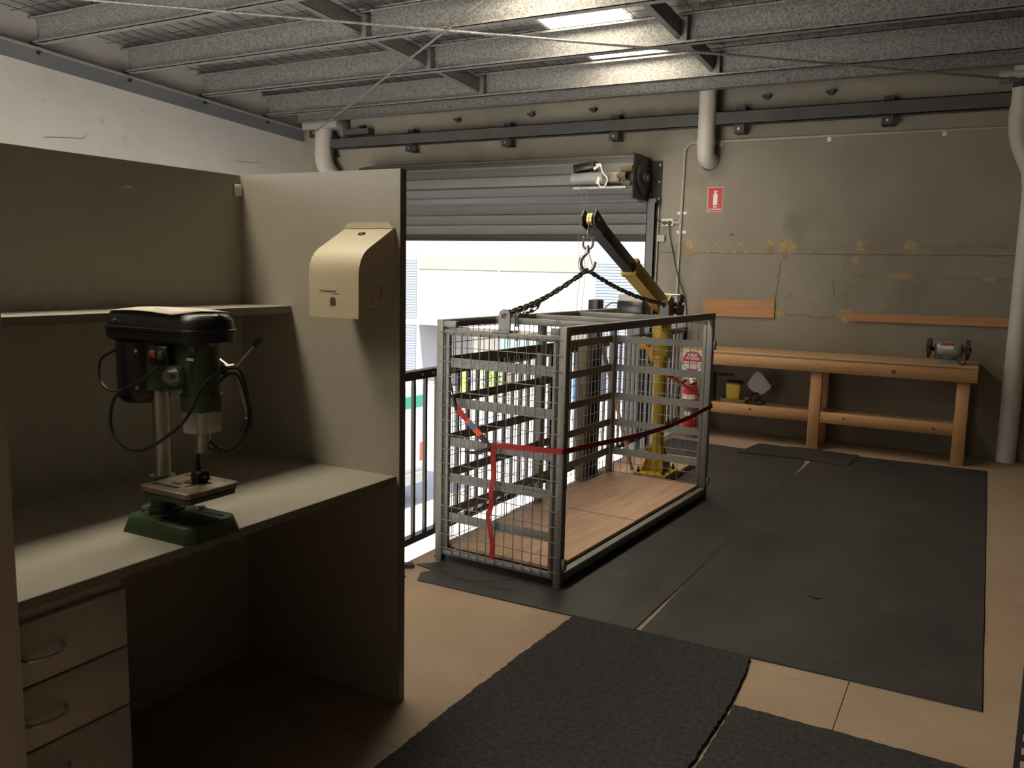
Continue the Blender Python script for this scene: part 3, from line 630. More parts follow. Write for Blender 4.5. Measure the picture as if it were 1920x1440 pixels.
for zz in (1.175, 1.27): build(MB().cyl((-1.945 + .045, 1.512 - .052, zz), (-1.945 + .048, 1.512 - .06, zz), .005, 8), 'screw', 'steel', mo)
for za, zb in ((1.20, 1.225), (1.262, 1.28)): build(MB().box((-1.90, 1.475, za), (-1.83, 1.53, zb)), 'motor_bracket', 'dark_steel', dp)
# belt cover: rounded box outline
def rrect(x0, x1, y0_, y1_, r, n=6, r2=None):
    o = []; r2 = r2 or r
    for cx, cy, a0, q in ((x1 - r2, y1_ - r2, 0, r2), (x0 + r, y1_ - r, 90, r), (x0 + r, y0_ + r, 180, r), (x1 - r2, y0_ + r2, 270, r2)):
        for k in range(n + 1): a = R(a0 + 90 * k / n); o.append((cx + q * math.cos(a), cy + q * math.sin(a)))
    return o
def stack(rings):
    mb = MB(); n = len(rings[0][0]); vs_ = []
    for o, z in rings: vs_ += [(x, y, z) for x, y in o]
    fs = [tuple(range(n - 1, -1, -1)), tuple(range((len(rings) - 1) * n, len(rings) * n))]
    for k in range(len(rings) - 1):
        for i in range(n): j = (i + 1) % n; fs.append((k * n + i, k * n + j, k * n + n + j, k * n + n + i))
    return mb.add(vs_, fs, True)
cv = lambda i: rrect(-2.035 + i, -1.648 - i, 1.438 + i, 1.598 - i, .05 - i * .5, 6, .07 - i * .5)
bc = build(stack([(cv(.012), 1.294), (cv(.004), 1.302), (cv(.004), 1.324), (cv(0), 1.325), (cv(0), 1.331), (cv(.005), 1.333), (cv(.007), 1.355), (cv(.016), 1.368), (cv(.03), 1.372)]), 'belt_cover', 'black_plastic', dp)
build(MB().cyl((-1.962, 1.436, 1.345), (-1.962, 1.444, 1.345), .005, 10), 'screw', 'steel', bc)
lv = build(MB().cyl((-1.705, 1.565, 1.225), (-1.705, 1.60, 1.225), .014, 12), 'feed_hub', 'steel', dp)
for (dx, dz) in ((.095, .085), (.045, -.115), (-.1, .04)):
    e = Vector((dx, .01, dz)); s0 = Vector((-1.705, 1.592, 1.225)); e1 = s0 + e
    build(MB().cyl(s0, e1, .0045, 8), 'lever', 'steel', lv)
    if dx > 0 and dz > 0: build(MB().cyl(s0 + e * .78, s0 + e * 1.05, .009, 10, .011), 'grip', 'black_plastic', lv)
# power cord with plug, looped over the feed lever
cd = build(MB().tube(catmull([(-1.80, 1.445, 1.238), (-1.85, 1.43, 1.20), (-1.94, 1.42, 1.15), (-1.955, 1.415, 1.07), (-1.90, 1.41, 1.03), (-1.82, 1.40, 1.03), (-1.75, 1.41, 1.065), (-1.69, 1.43, 1.12), (-1.65, 1.46, 1.21), (-1.64, 1.55, 1.235),
     (-1.615, 1.56, 1.15), (-1.60, 1.55, 1.09), (-1.63, 1.535, 1.04), (-1.69, 1.52, 1.02), (-1.74, 1.52, 1.045), (-1.74, 1.51, 1.10), (-1.66, 1.50, 1.20), (-1.63, 1.54, 1.22), (-1.605, 1.55, 1.12), (-1.625, 1.54, 1.05), (-1.68, 1.53, 1.025), (-1.735, 1.525, 1.05), (-1.75, 1.52, 1.02), (-1.755, 1.515, .985)], 6), .0042, 7), 'power_cord', 'black', dp)
build(MB().cyl((-1.755, 1.515, .99), (-1.75, 1.515, .965), .007, 10).cbox((-1.765, 1.495, .935), (-1.725, 1.535, .966), .008).cyl((-1.728, 1.51, .95), (-1.712, 1.505, .947), .006, 8), 'plug', 'black_plastic', cd)
build(MB().cyl((-1.61, 1.553, 1.11), (-1.618, 1.548, 1.075), .011, 8), 'cable_tie', 'black', cd)
build(MB().tube(catmull([(-1.97, 1.45, 1.27), (-2.02, 1.44, 1.24), (-2.02, 1.435, 1.19), (-1.98, 1.43, 1.165), (-1.93, 1.44, 1.165)], 6), .0035, 6), 'motor_lead', 'black', mo)
pts = [(-2.0, 1.45), (-1.735, 1.432), (-1.69, 1.575), (-1.96, 1.59)]
pp = MB(); N = 8; vs_ = []
for j in range(3):
    for i in range(N + 1):
        u, v = i / N, j / 2
        a = Vector(pts[0]).lerp(Vector(pts[1]), u); b = Vector(pts[3]).lerp(Vector(pts[2]), u); p = a.lerp(b, v)
        z = 1.3755 - (.007 if j == 0 else 0) - (.004 if j == 2 else 0) + .006 * math.sin(3 * u)
        vs_.append((p.x, p.y, z))
pp.add(vs_, [(j * (N + 1) + i, j * (N + 1) + i + 1, (j + 1) * (N + 1) + i + 1, (j + 1) * (N + 1) + i) for j in range(2) for i in range(N)], True)
ps = tag(build(pp, 'paper_sheet', 'paper'), 'white paper sheet lying on the drill press belt cover', 'paper')
sm = ps.modifiers.new('thick', 'SOLIDIFY'); sm.thickness = .0012; sm.offset = 1
build(MB().box((-1.93, 1.50, 1.3808), (-1.915, 1.512, 1.3812)).box((-1.85, 1.52, 1.3808), (-1.80, 1.53, 1.3812)).box((-1.83, 1.46, 1.3808), (-1.79, 1.464, 1.3812)), 'print', 'crack', ps)

# ================================================================== lifting cage
CY = R(-3.1); CO = Vector((-2.385, 3.557, 0)); CM = Matrix.Translation(CO) @ Matrix.Rotation(CY, 4, 'Z')
cage = thing('lifting_cage', 'galvanised steel mesh lifting cage with a plywood floor', 'cage', CO, CY)
CW, CL, CH = .735, 2.03, 1.24; S = .04
def cb(mb, name, m_='galv_cage', parent=cage): return build(mb, name, m_, parent, local=True)
for x, y_ in ((0, 0), (CW - S, 0), (CW - S, CL - S), (0, CL - S)):
    cb(MB().cbox((x, y_, .006), (x + S, y_ + S, CH), .003), 'corner_post')
cb(MB().cbox((0, .995, .04), (S, 1.035, CH - S), .003), 'mid_post')
for x in (0, CW - S): cb(MB().cbox((x, S, CH - S), (x + S, CL - S, CH), .003), 'top_rail')
for x in (0, CW - S): cb(MB().cbox((x, S, .036), (x + S, CL - S, .076), .003), 'bottom_rail')
cb(MB().cbox((S, CL - S, .036), (CW - S, CL, .076), .003), 'bottom_rail')
for y_ in (.47, .90, 1.44): cb(MB().cbox((S, y_, CH - .035), (CW - S, y_ + S, CH - .003), .003), 'cross_bar')
cb(MB().cbox((S, CL - S, 1.17), (CW - S, CL - .012, 1.20), .003), 'end_bar')
cb(MB().cbox((S, .002, 1.205), (.115, .03, 1.236), .002), 'stub')
cb(MB().cbox((CW - S - .045, .0, 1.20), (CW - S, .03, 1.232), .002), 'stub')
for x in (-.0, CW - S): cb(MB().box((x + .004, .004, 0), (x + S - .004, S - .004, .006)), 'foot')
for x in (-.0, CW - S): cb(MB().box((x + .004, CL - S + .004, 0), (x + S - .004, CL - .004, .006)), 'foot')
# floor boards
cb(MB().box((S, S, .074), (CW - S - .012, .985, .09)), 'floor_board', 'ply'); cb(MB().box((S, .991, .074), (CW - S - .012, CL - S, .092)), 'floor_board', 'ply')
# front gate
gate = cb(MB().cbox((S + .004, .004, 1.168), (CW - S + .012, .03, 1.196), .003), 'gate')
cb(MB().cbox((S + .004, .004, .042), (CW - S - .004, .03, .068), .003), 'gate_rail', parent=gate)
for x in (S + .006, CW - S - .034): cb(MB().cbox((x, .006, .068), (x + .028, .03, 1.168), .003), 'gate_stile', parent=gate)
ZB = (1.03, .83, .63, .445, .24)
for z in ZB: cb(MB().box((S + .02, .018, z - .0235), (CW - S - .02, .024, z + .0235)), 'flat_bar', parent=gate)
def wire_panel(axis, a0, a1, pos, z0, z1, sp_a=.0525, sp_z=.0735, skip_end=0):
    mb = MB(); r = .0024; k = 0; a = a0
    while a <= a1 + 1e-6:
        p, q = ((a, pos, z0), (a, pos, z1)) if axis == 'x' else ((pos, a, z0), (pos, a, z1))
        mb.cyl(p, q, r, 5); a += sp_a
    z = z0 + .03
    while z <= z1:
        p, q = ((a0 - .03, pos - .003, z), (a1 + skip_end, pos - .003, z)) if axis == 'x' else ((pos - .003, a0 - .02, z), (pos - .003, a1 + .02, z))
        mb.cyl(p, q, r, 5); z += sp_z
    return mb
cb(wire_panel('x', .05, CW - .055, .001, .05, 1.185, skip_end=.035), 'mesh_panel', parent=gate)
for y0_, y1_ in ((S, .995), (1.035, CL - S)):
    for z in ZB: cb(MB().box((.016, y0_, z - .0235), (.022, y1_, z + .0235)), 'flat_bar')
cb(wire_panel('y', .05, CL - .05, .004, .06, 1.215), 'mesh_panel')
for z in ZB: cb(MB().box((S, CL - .022, z - .024), (CW - S - .028, CL - .016, z + .024)), 'flat_bar')
cb(MB().cbox((CW - S - .03, CL - .032, .076), (CW - S - .002, CL - .008, 1.17), .003), 'stile')
cb(wire_panel('x', .05, CW - .06, CL - .006, .06, 1.215), 'mesh_panel')
# lifting lugs on the end bars
def lug(yf, name='lifting_lug'):
    o = []; cx = .388
    for i in range(13): a = PI * i / 12; o.append((cx + .032 * math.cos(a), 1.275 + .032 * math.sin(a)))
    o += [(cx - .032, 1.198), (cx + .032, 1.198)]
    n = len(o); hole = [(cx - .004 + .011 * math.cos(2 * PI * i / n + .1), 1.272 + .011 * math.sin(2 * PI * i / n + .1)) for i in range(n)]
    # outline ordered by angle so that the plate can carry a round hole
    o.sort(key=lambda p: math.atan2(p[1] - 1.262, p[0] - cx)); hole.sort(key=lambda p: math.atan2(p[1] - 1.272, p[0] - cx + .004))
    mb = MB(); vs_ = [(x, yf, z) for x, z in o] + [(x, yf, z) for x, z in hole] + [(x, yf + .01, z) for x, z in o] + [(x, yf + .01, z) for x, z in hole]; fs = []
    for i in range(n):
        j = (i + 1) % n
        fs += [(i, j, n + j, n + i), (2 * n + i, 3 * n + i, 3 * n + j, 2 * n + j), (i, 2 * n + i, 2 * n + j, j), (n + i, n + j, 3 * n + j, 3 * n + i)]
    mb.add(vs_, fs)
    mb.box((cx - .06, yf - .012, 1.196), (cx + .036, yf + .03, 1.204))
    return cb(mb, name)
lug(.012); lug(CL - .03)
cb(MB().cbox((CW, .006, .095), (CW + .018, .03, .15), .003), 'hinge'); cb(MB().cbox((CW, CL - .03, 1.0), (CW + .018, CL - .004, 1.06), .003), 'hinge'); cb(MB().cbox((CW, CL - .03, .10), (CW + .018, CL - .004, .15), .003), 'hinge')

# ------------------------------------------------------------------ chains
def L2W(p): return CM @ Vector(p)
HOOK = L2W((.37, .883, 1.512))
lm = MB(); Lh, Rw = .0125, .0100
pts = [(Lh + Rw * math.cos(a), Rw * math.sin(a), 0) for a in [R(-90 + 180 * i / 6) for i in range(7)]] + [(-Lh - Rw * math.cos(a), -Rw * math.sin(a), 0) for a in [R(-90 + 180 * i / 6) for i in range(7)]]
link_me = lm.tube(pts, .0044, 6, True).mesh('link', 'chain_steel')
lm2 = MB(); Lh2 = .018
pts = [(Lh2 + .0095 * math.cos(a), .0095 * math.sin(a), 0) for a in [R(-90 + 180 * i / 6) for i in range(7)]] + [(-Lh2 - .0095 * math.cos(a), -.0095 * math.sin(a), 0) for a in [R(-90 + 180 * i / 6) for i in range(7)]]
link2_me = lm2.tube(pts, .0036, 6, True).mesh('link', 'chain_steel')
def chain(path, label, me, pitch, name='chain', roll0=0):
    path = catmull(path, 10); t = thing(name, label, 'chain', path[0]); inv = t.matrix_basis.inverted()
    d = [0]
    for i in range(1, len(path)): d.append(d[-1] + (path[i] - path[i - 1]).length)
    s_ = pitch / 2; k = 0
    while s_ < d[-1]:
        i = max(j for j in range(len(d)) if d[j] <= s_); i = min(i, len(path) - 2); u = (s_ - d[i]) / max(1e-9, d[i + 1] - d[i])
        p = path[i].lerp(path[i + 1], u); T = (path[i + 1] - path[i]).normalized(); sd_ = T.cross(Vector((0, 0, 1)))
        sd_ = sd_.normalized() if sd_.length > 1e-4 else Vector((1, 0, 0)); up = sd_.cross(T)
        a = (k % 2) * PI / 2 + roll0 + .25 * math.sin(k * 1.7); y_ = sd_ * math.cos(a) + up * math.sin(a); z_ = T.cross(y_)
        M = Matrix(((T.x, y_.x, z_.x, p.x), (T.y, y_.y, z_.y, p.y), (T.z, y_.z, z_.z, p.z), (0, 0, 0, 1)))
        inst(me, 'link', inv @ M, t); s_ += pitch; k += 1
    return t
sag = lambda a, b, s_: [a, a.lerp(b, .33) - Vector((0, 0, s_ * .85)), a.lerp(b, .66) - Vector((0, 0, s_ * .85)), b]
H0 = HOOK + Vector((0, 0, -.012))
chain(sag(L2W((.384, .014, 1.283)), H0, .030), 'short-link chain from the cage front lug up to the crane hook', link_me, .0275)
chain(sag(H0, L2W((.384, CL - .02, 1.283)), .03), 'short-link chain from the crane hook to the far lug beside the boom', link_me, .0275)
chain([H0 + Vector((0, 0, -.012)), H0.lerp(L2W((.15, .62, 1.30)), .5) + Vector((0, 0, -.012)), L2W((.17, .64, 1.30)), L2W((.10, .52, 1.262)), L2W((.13, .50, 1.262)), L2W((.20, .66, 1.31)), L2W((.165, .60, 1.26)), L2W((.17, .475, 1.255)), L2W((.185, .455, 1.22)), L2W((.185, .455, 1.14))], 'loose long-link galvanised chain bunched on the cage top bar', link2_me, .037)

# ------------------------------------------------------------------ hook assembly
hk = thing('lifting_hook', 'swivel hook with safety latch hanging from the crane cable', 'hook', HOOK)
ux = Vector((math.cos(YAW), -math.sin(YAW), 0))          # hook is turned broadside
def hp(a, z): return HOOK + ux * a + Vector((0, 0, z))
c = [(.004, .090), (-.006, .075), (-.026, .054), (-.036, .026), (-.030, -.002), (-.008, -.020), (.020, -.018), (.038, .002), (.048, .034)]
build(MB().tube(catmull([hp(a, z) for a, z in c], 5), [.008 + .006 * math.sin(PI * i / 40) for i in range(41)], 10), 'hook', 'steel', hk)
build(MB().tube([hp(.010, .078), hp(.022, .045), hp(.030, .014)], .003, 6), 'latch', 'steel', hk)
build(MB().cyl(hp(.003, .080), hp(.003, .108), .012, 12).cyl(hp(.003, .108), hp(.003, .124), .010, 12, .007), 'swivel', 'steel', hk)
sh_ = [hp(-.018, .158), hp(-.024, .138), hp(-.022, .118), hp(-.008, .104), hp(.014, .104), hp(.028, .118), hp(.030, .138), hp(.024, .158)]
build(MB().tube(catmull(sh_, 5), .007, 8), 'shackle', 'galv', hk)
build(MB().cyl(hp(-.028, .16), hp(.040, .16), .0055, 8).cyl(hp(-.03, .16), hp(-.02, .16), .010, 8).cyl(hp(.03, .16), hp(.042, .16), .010, 8), 'shackle_pin', 'galv', hk)
TIP = Vector((-1.954, 4.425, 1.772))
ft = TIP + Vector((0, -.04, -.05))
build(MB().tube([hp(.003, .165), hp(.002, .21), ft], .0032, 6), 'wire_rope', 'galv', hk)
build(MB().tube([hp(.020 + .017 * math.cos(2 * PI * i / 18), .225 + .02 * math.sin(2 * PI * i / 18)) for i in range(15)], .003, 6), 'rope_tail', 'galv', hk)
build(MB().cyl(hp(.003, .175), hp(.003, .21), .006, 8), 'ferrule', 'steel', hk)

# ------------------------------------------------------------------ yellow davit crane
bd = tag(build(MB().box((-2.385, 5.69, .008), (-1.885, 6.55, .046)), 'base_board', 'ply'), 'plywood board under the yellow crane base', 'board')
PC = Vector((-2.012, 5.872, .046))
crn = thing('davit_crane', 'yellow davit crane with black telescopic boom reaching over the cage', 'crane', PC)
bp = build(MB().cbox((-2.135, 5.725, .046), (-1.888, 6.01, .066), .003), 'base_plate', 'yellow', crn)
for x, y_ in ((-2.105, 5.755), (-2.105, 5.98), (-1.92, 5.755), (-1.92, 5.98)):
    build(MB().cyl((x, y_, .066), (x, y_, .085), .014, 6).cyl((x, y_, .066), (x, y_, .107), .007, 8), 'bolt', 'dark_steel', bp)
post = build(MB().cyl((PC.x, PC.y, .066), (PC.x, PC.y, .90), .045, 26), 'post', 'yellow', crn)
for a in range(4):
    M = Matrix.Translation((PC.x, PC.y, 0)) @ Matrix.Rotation(R(90 * a + 45), 4, 'Z')
    build(MB().prism([(.04, .066), (.115, .066), (.115, .085), (.046, .27), (.04, .27)], -.005, .005, 'y', M=M), 'gusset', 'yellow', post)
up = build(MB().cbox((-.055, -.055, .9), (.055, .055, 1.20), .006, Matrix.Translation((PC.x, PC.y, 0)) @ Matrix.Rotation(R(6), 4, 'Z')), 'slew_head', 'yellow', crn)
build(MB().cyl((PC.x, PC.y, .885), (PC.x, PC.y, .905), .062, 24), 'slew_collar', 'yellow', up)
for s_ in (-1, 1): build(MB().prism([(5.80, 1.14), (5.93, 1.14), (5.93, 1.30), (5.86, 1.335), (5.80, 1.30)], PC.x + s_ * .058 - .004, PC.x + s_ * .058 + .004, 'x'), 'cheek_plate', 'galv_dark' if s_ < 0 else 'yellow', up)
PV = Vector((-2.02, 5.86, 1.262)); bdir = (TIP - PV); BL = bdir.length; bn = bdir.normalized()
bs_ = bn.cross(Vector((0, 0, 1))).normalized(); bu = bs_.cross(bn)
BMx = Matrix(((bs_.x, bn.x, bu.x, PV.x), (bs_.y, bn.y, bu.y, PV.y), (bs_.z, bn.z, bu.z, PV.z), (0, 0, 0, 1)))
def bb(a, b, ch=.004): return MB().cbox(a, b, ch, BMx)
boom = build(bb((-.045, -.10, -.05), (.045, BL * .52, .05)), 'boom_outer', 'yellow', crn)
build(bb((-.050, BL * .485, -.055), (.050, BL * .52, .055)), 'boom_collar', 'yellow', boom)
inn = build(bb((-.036, BL * .40, -.038), (.036, BL - .05, .038)), 'boom_inner', 'black', crn)
for s_ in (-1, 1): build(MB().prism([(BL - .12, -.036), (BL + .03, -.045), (BL + .055, 0), (BL + .03, .05), (BL - .12, .036)], s_ * .036 - .004, s_ * .036 + .004, 'x', M=BMx), 'tip_cheek', 'black', inn)
sv = MB(); cxx = BMx @ Vector((0, BL, .004))
for dd in (-.008, .008): sv.cyl(cxx + bs_ * (dd - .006), cxx + bs_ * (dd + .006), .034, 20)
build(sv, 'sheave', 'brass', inn)
build(MB().cyl(cxx - bs_ * .046, cxx + bs_ * .052, .008, 10), 'sheave_pin', 'steel', inn)
build(MB().tube([BMx @ Vector((.01, BL - .01, .046)), BMx @ Vector((.015, BL * .5, .064)), BMx @ Vector((.03, .02, .07)), PV + Vector((.03, .09, .03))], .003, 6), 'hoist_cable', 'galv', crn)
rt = MB().prism([(0, -.2), (.28, -.05), (.28, -.04), (0, -.05)], -.042, -.036, 'x', M=BMx)
build(rt, 'boom_web', 'yellow', boom)
# winch and jack
wn = build(MB().cyl((PC.x - .02, PC.y + .09, 1.275), (PC.x + .09, PC.y + .09, 1.275), .025, 14).box((PC.x - .03, PC.y + .055, 1.2), (PC.x + .085, PC.y + .11, 1.245)), 'winch_drum', 'galv_dark', crn)
build(MB().prism([(PC.y + .03, 1.20), (PC.y + .13, 1.17), (PC.y + .16, 1.24), (PC.y + .14, 1.33), (PC.y + .07, 1.345), (PC.y + .03, 1.29)], PC.x + .088, PC.x + .104, 'x'), 'winch_guard', 'black', wn)
build(MB().cyl((PC.x - .03, PC.y + .05, 1.338), (PC.x + .10, PC.y + .05, 1.338), .0055, 8), 'tie_rod', 'steel', wn)
build(MB().cyl((PC.x + .104, PC.y + .09, 1.27), (PC.x + .125, PC.y + .09, 1.27), .014, 10), 'winch_shaft', 'steel', wn)
jk = build(MB().lathe([(.035, -.02), (.045, -.012), (.045, .02), (.03, .028)], (PC.x - .145, PC.y + .02, .985), 16, 'y'), 'jack_knob', 'amber', crn)
build(MB().prism([(PC.x - .135, .965), (PC.x - .06, .955), (PC.x - .045, .87), (PC.x - .07, .845), (PC.x - .10, .92)], PC.y - .01, PC.y + .01, 'y'), 'jack_arm', 'amber', jk)
build(MB().cyl((PC.x - .12, PC.y - .01, .835), (PC.x - .05, PC.y, .81), .012, 8).cyl((PC.x - .10, PC.y, .80), (PC.x - .06, PC.y - .02, .845), .008, 8), 'jack_valve', 'steel', jk)

# ------------------------------------------------------------------ red ratchet strap round the cage
rs = thing('ratchet_strap', 'red ratchet strap wrapped around the cage at mid height', 'strap', L2W((.35, -.02, 0)))
Zs = Vector((0, 0, 1))
yo = -.008
# coordinates in the cage frame: hook at the upper left of the gate, ratchet at mid gate
hkp = [(.095, yo, .925), (.105, yo, .89), (.118, yo, .85), (.13, yo - .004, .815)]
build(MB().tube(catmull([L2W(p) for p in [(.085, yo + .006, .93), (.092, yo - .004, .945), (.10, yo - .006, .93)] + hkp], 4), .005, 7), 'end_hook', 'black', rs)
build(MB().tube([L2W((.112, yo, .872)), L2W((.135, yo - .004, .80))], .009, 8), 'end_fitting', 'black', rs)
d0, d1 = Vector((.130, yo - .004, .815)), Vector((.325, yo - .006, .655))
across = Vector((.63, 0, .77))
def band(a, b, m_, nm): build(MB().ribbon([L2W(d0.lerp(d1, t_)) for t_ in (a, (a + b) / 2, b)], .031, CM.to_3x3() @ across, .004), nm, m_, rs)
band(.0, .36, 'red_web', 'webbing'); band(.36, .42, 'orange_web', 'webbing_patch'); band(.42, .60, 'blue_web', 'label_sleeve'); band(.60, .9, 'orange_web', 'webbing_patch')
rc = build(MB().tube([L2W((.285, yo - .01, .69)), L2W((.345, yo - .012, .636))], .014, 6), 'ratchet', 'dark_steel', rs)
build(MB().cyl(L2W((.328, yo - .03, .650)), L2W((.328, yo + .006, .650)), .011, 12), 'ratchet_spool', 'table_iron', rc)
build(MB().tube(catmull([L2W((.34, yo - .015, .635)), L2W((.28, yo - .016, .608)), L2W((.20, yo - .014, .598))], 4), [.012, .012, .011, .010, .010, .009, .009, .008, .006], 6), 'ratchet_handle', 'black', rc)
loop = [(.362, yo - .004, .652), (.44, yo - .004, .655), (.6, yo - .005, .663), (.70, yo - .006, .667), (CW + .002, yo - .006, .668), (CW + .008, .0, .668), (CW + .007, .03, .668), (CW + .004, .3, .652), (CW - .004, .62, .625), (CW - .008, .95, .604), (CW - .006, 1.3, .595), (CW + .0, 1.65, .605), (CW + .005, 1.98, .625), (CW + .008, CL + .002, .628), (CW - .01, CL + .008, .64), (.60, CL + .01, .715), (.47, CL + .01, .785), (.40, CL + .01, .815)]
build(MB().ribbon([L2W(p) for p in loop[:14]], .026, Zs, .003), 'webbing', 'red_web', rs)
build(MB().ribbon([L2W(p) for p in loop[13:]], .026, Zs, .003), 'webbing', 'red_web', rs)
tail = [(.358, yo - .012, .655), (.36, yo - .012, .60), (.362, yo - .01, .5), (.352, yo - .012, .42), (.354, yo - .008, .36), (.342, yo - .014, .30), (.352, yo - .01, .22), (.364, yo - .008, .15), (.36, yo - .01, .082)]
build(MB().ribbon(catmull([L2W(p) for p in tail], 4), .026, [Vector((1, .25 * math.sin(i * .5), 0)) for i in range(33)], .003), 'loose_tail', 'red_web', rs)

# ================================================================== workbench
wb = thing('workbench', 'long pine workbench against the concrete wall', 'workbench', (-1.2, 7.88, 0))
X0, X1, YF, YK = -2.43, -.018, 7.62, 8.13
build(MB().cbox((X0, YF - .004, .787), (X1, YK, .806), .002), 'bench_top', 'bench_ply', wb)
fb = build(MB().cbox((X0, YF, .68), (X1, YF + .042, .786), .003), 'front_rail', 'pine', wb)
build(MB().cbox((X0, YK - .045, .68), (X1, YK, .786), .003), 'back_rail', 'pine', wb)
build(MB().cbox((X1 - .045, YF + .043, .68), (X1, YK - .046, .786), .003), 'end_rail', 'pine', wb)
for x in (-2.42, -1.278, -.160):
    build(MB().cbox((x, YF + .043, 0), (x + .094, YF + .088, .70), .003), 'leg', 'pine_up', wb)
    build(MB().cbox((x, YK - .09, 0), (x + .094, YK - .046, .70), .003), 'leg', 'pine_up', wb)
lr = []
for xa, xb in ((-2.326, -1.279), (-1.183, -.161)):
    lr.append(build(MB().cbox((xa, YF + .050, .238), (xb, YF + .092, .333), .003), 'lower_rail', 'pine', wb))
build(MB().box((-2.40, YF + .093, .300), (-.08, YK - .10, .318)), 'lower_shelf', 'bench_ply', wb)
def knot(x, z, y, par, rx=.014, rz=.010):
    build(MB().prism([(x + rx * math.cos(2 * PI * i / 12), z + rz * math.sin(2 * PI * i / 12)) for i in range(12)], y - .0008, y + .002, 'y'), 'knot', 'knot', par)
knot(-1.78, .297, YF + .05, lr[0]); knot(-1.29, .26, YF + .05, lr[0], .006, .006); knot(-.99, .29, YF + .05, lr[1]); knot(-.30, .28, YF + .05, lr[1])
knot(-.625, .725, YF, fb, .018, .02); knot(-1.26, .70, YF, fb, .007, .007); knot(-1.23, .745, YF, fb, .005, .006)
# bench grinder
bg_ = thing('bench_grinder', 'grey bench grinder with two wheels on the workbench', 'grinder', (-.245, 7.82, .806))
yg, zg = 7.82, .918
mo = build(MB().lathe([(.03, -.35), (.045, -.345), (.062, -.325), (.067, -.31), (.067, -.185), (.062, -.165), (.045, -.145), (.03, -.14)], (0, yg, zg), 26, 'x'), 'motor', 'cast_grey', bg_)
build(MB().box((-.29, yg - .0675, .925), (-.21, yg - .0655, .955)), 'name_plate', 'socket_white', mo); build(MB().box((-.295, yg - .060, .962), (-.205, yg - .045, .972)), 'name_plate', 'red_web', mo)
build(MB().cyl((-.41, yg, zg), (-.08, yg, zg), .018, 12), 'spindle', 'rust', bg_)
for x in (-.39, -.108):
    wh = build(MB().cyl((x - .011, yg, zg), (x + .011, yg, zg), .076, 26), 'grinding_wheel', 'dark_steel', bg_)
    build(MB().cyl((x - .017, yg, zg), (x + .017, yg, zg), .03, 14), 'flange', 'rust', wh)
    go = [(yg + .086 * math.cos(a), zg + .086 * math.sin(a)) for a in [R(-40 + 200 * i / 16) for i in range(17)]] + [(yg + .05 * math.cos(a), zg + .05 * math.sin(a)) for a in [R(160 - 200 * i / 16) for i in range(17)]]
    build(MB().prism(go, x - .018, x + .018, 'x'), 'wheel_guard', 'rust', bg_)
    build(MB().box((x - .014, yg - .095, zg + .03), (x + .014, yg - .085, zg + .085)), 'spark_arrester', 'rust', bg_)
    build(MB().box((x - .02, yg - .11, zg - .012), (x + .02, yg - .08, zg - .004)).box((x + .012, yg - .09, zg - .05), (x + .02, yg - .05, zg - .004)), 'tool_rest', 'rust', bg_)
build(frust(MB(), -.345, -.15, yg - .06, yg + .06, .806, .842, .012, .012), 'base', 'cast_grey', bg_)
build(MB().cbox((-.285, yg - .035, .84), (-.21, yg + .035, .862), .006), 'pedestal', 'cast_grey', bg_)
build(MB().tube(catmull([(-.15, yg - .04, .86), (-.125, yg - .07, .845), (-.12, yg - .09, .82), (-.135, yg - .10, .812), (-.145, yg - .09, .811)], 5), .007, 7).tube(catmull([(-.34, yg - .05, .87), (-.335, yg - .07, .85), (-.27, yg - .075, .853), (-.18, yg - .07, .845)], 5), .004, 6), 'power_cord', 'black', bg_)
# things on the lower shelf
zsx = .319
tr = thing('metal_tray', 'shallow steel tray on the lower bench shelf', 'tray', (-1.96, 7.84, zsx))
build(stack([(rrect(-2.07, -1.85, 7.76, 7.93, .03), zsx), (rrect(-2.085, -1.835, 7.745, 7.945, .035), zsx + .042), (rrect(-2.09, -1.83, 7.74, 7.95, .035), zsx + .046), (rrect(-2.08, -1.84, 7.75, 7.94, .035), zsx + .044), (rrect(-2.066, -1.854, 7.764, 7.926, .03), zsx + .004)]), 'pan', 'steel', tr)
yc_ = thing('container', 'yellow plastic container standing in the steel tray', 'container', (-1.975, 7.85, zsx + .004))
build(stack([(rrect(-2.03, -1.915, 7.80, 7.90, .012), zsx + .005), (rrect(-2.04, -1.905, 7.79, 7.91, .012), zsx + .175)]), 'body', 'yellow', yc_)
build(stack([(rrect(-2.045, -1.90, 7.785, 7.915, .014), zsx + .175), (rrect(-2.045, -1.90, 7.785, 7.915, .014), zsx + .19), (rrect(-2.03, -1.915, 7.80, 7.90, .014), zsx + .205)]), 'lid', 'black_plastic', yc_)
tag(build(MB().cyl((-2.14, 7.86, zsx + .245), (-1.99, 7.88, zsx + .25), .012, 8).cyl((-2.18, 7.86, zsx + .20), (-2.18, 7.86, zsx + .26), .03, 10).cyl((-2.18, 7.86, zsx), (-2.18, 7.86, zsx + .20), .035, 12), 'drill_tool', 'dark_steel'), 'dark hand tool behind the yellow container', 'tool')
tag(build(MB().tube(catmull([(-1.78, 7.80, zsx + .02), (-1.74, 7.85, zsx + .05), (-1.69, 7.83, zsx + .02), (-1.75, 7.78, zsx + .012), (-1.81, 7.82, zsx + .06), (-1.77, 7.86, zsx + .1), (-1.71, 7.85, zsx + .03)], 6), .009, 7), 'cable_coil', 'black'), 'dark coiled cable between the tray and the pale bag', 'cable')
bgm = MB(); random.seed(4)
o = [(-1.875, .50), (-1.86, .47), (-1.79, .42), (-1.755, .405), (-1.725, .42), (-1.665, .475), (-1.655, .50), (-1.70, .555), (-1.755, .615), (-1.785, .625), (-1.82, .595)]
bgm.prism([(x, z + .02) for x, z in o], 7.90, 7.955, 'y', M=Matrix.Translation((0, 0, -.03)))
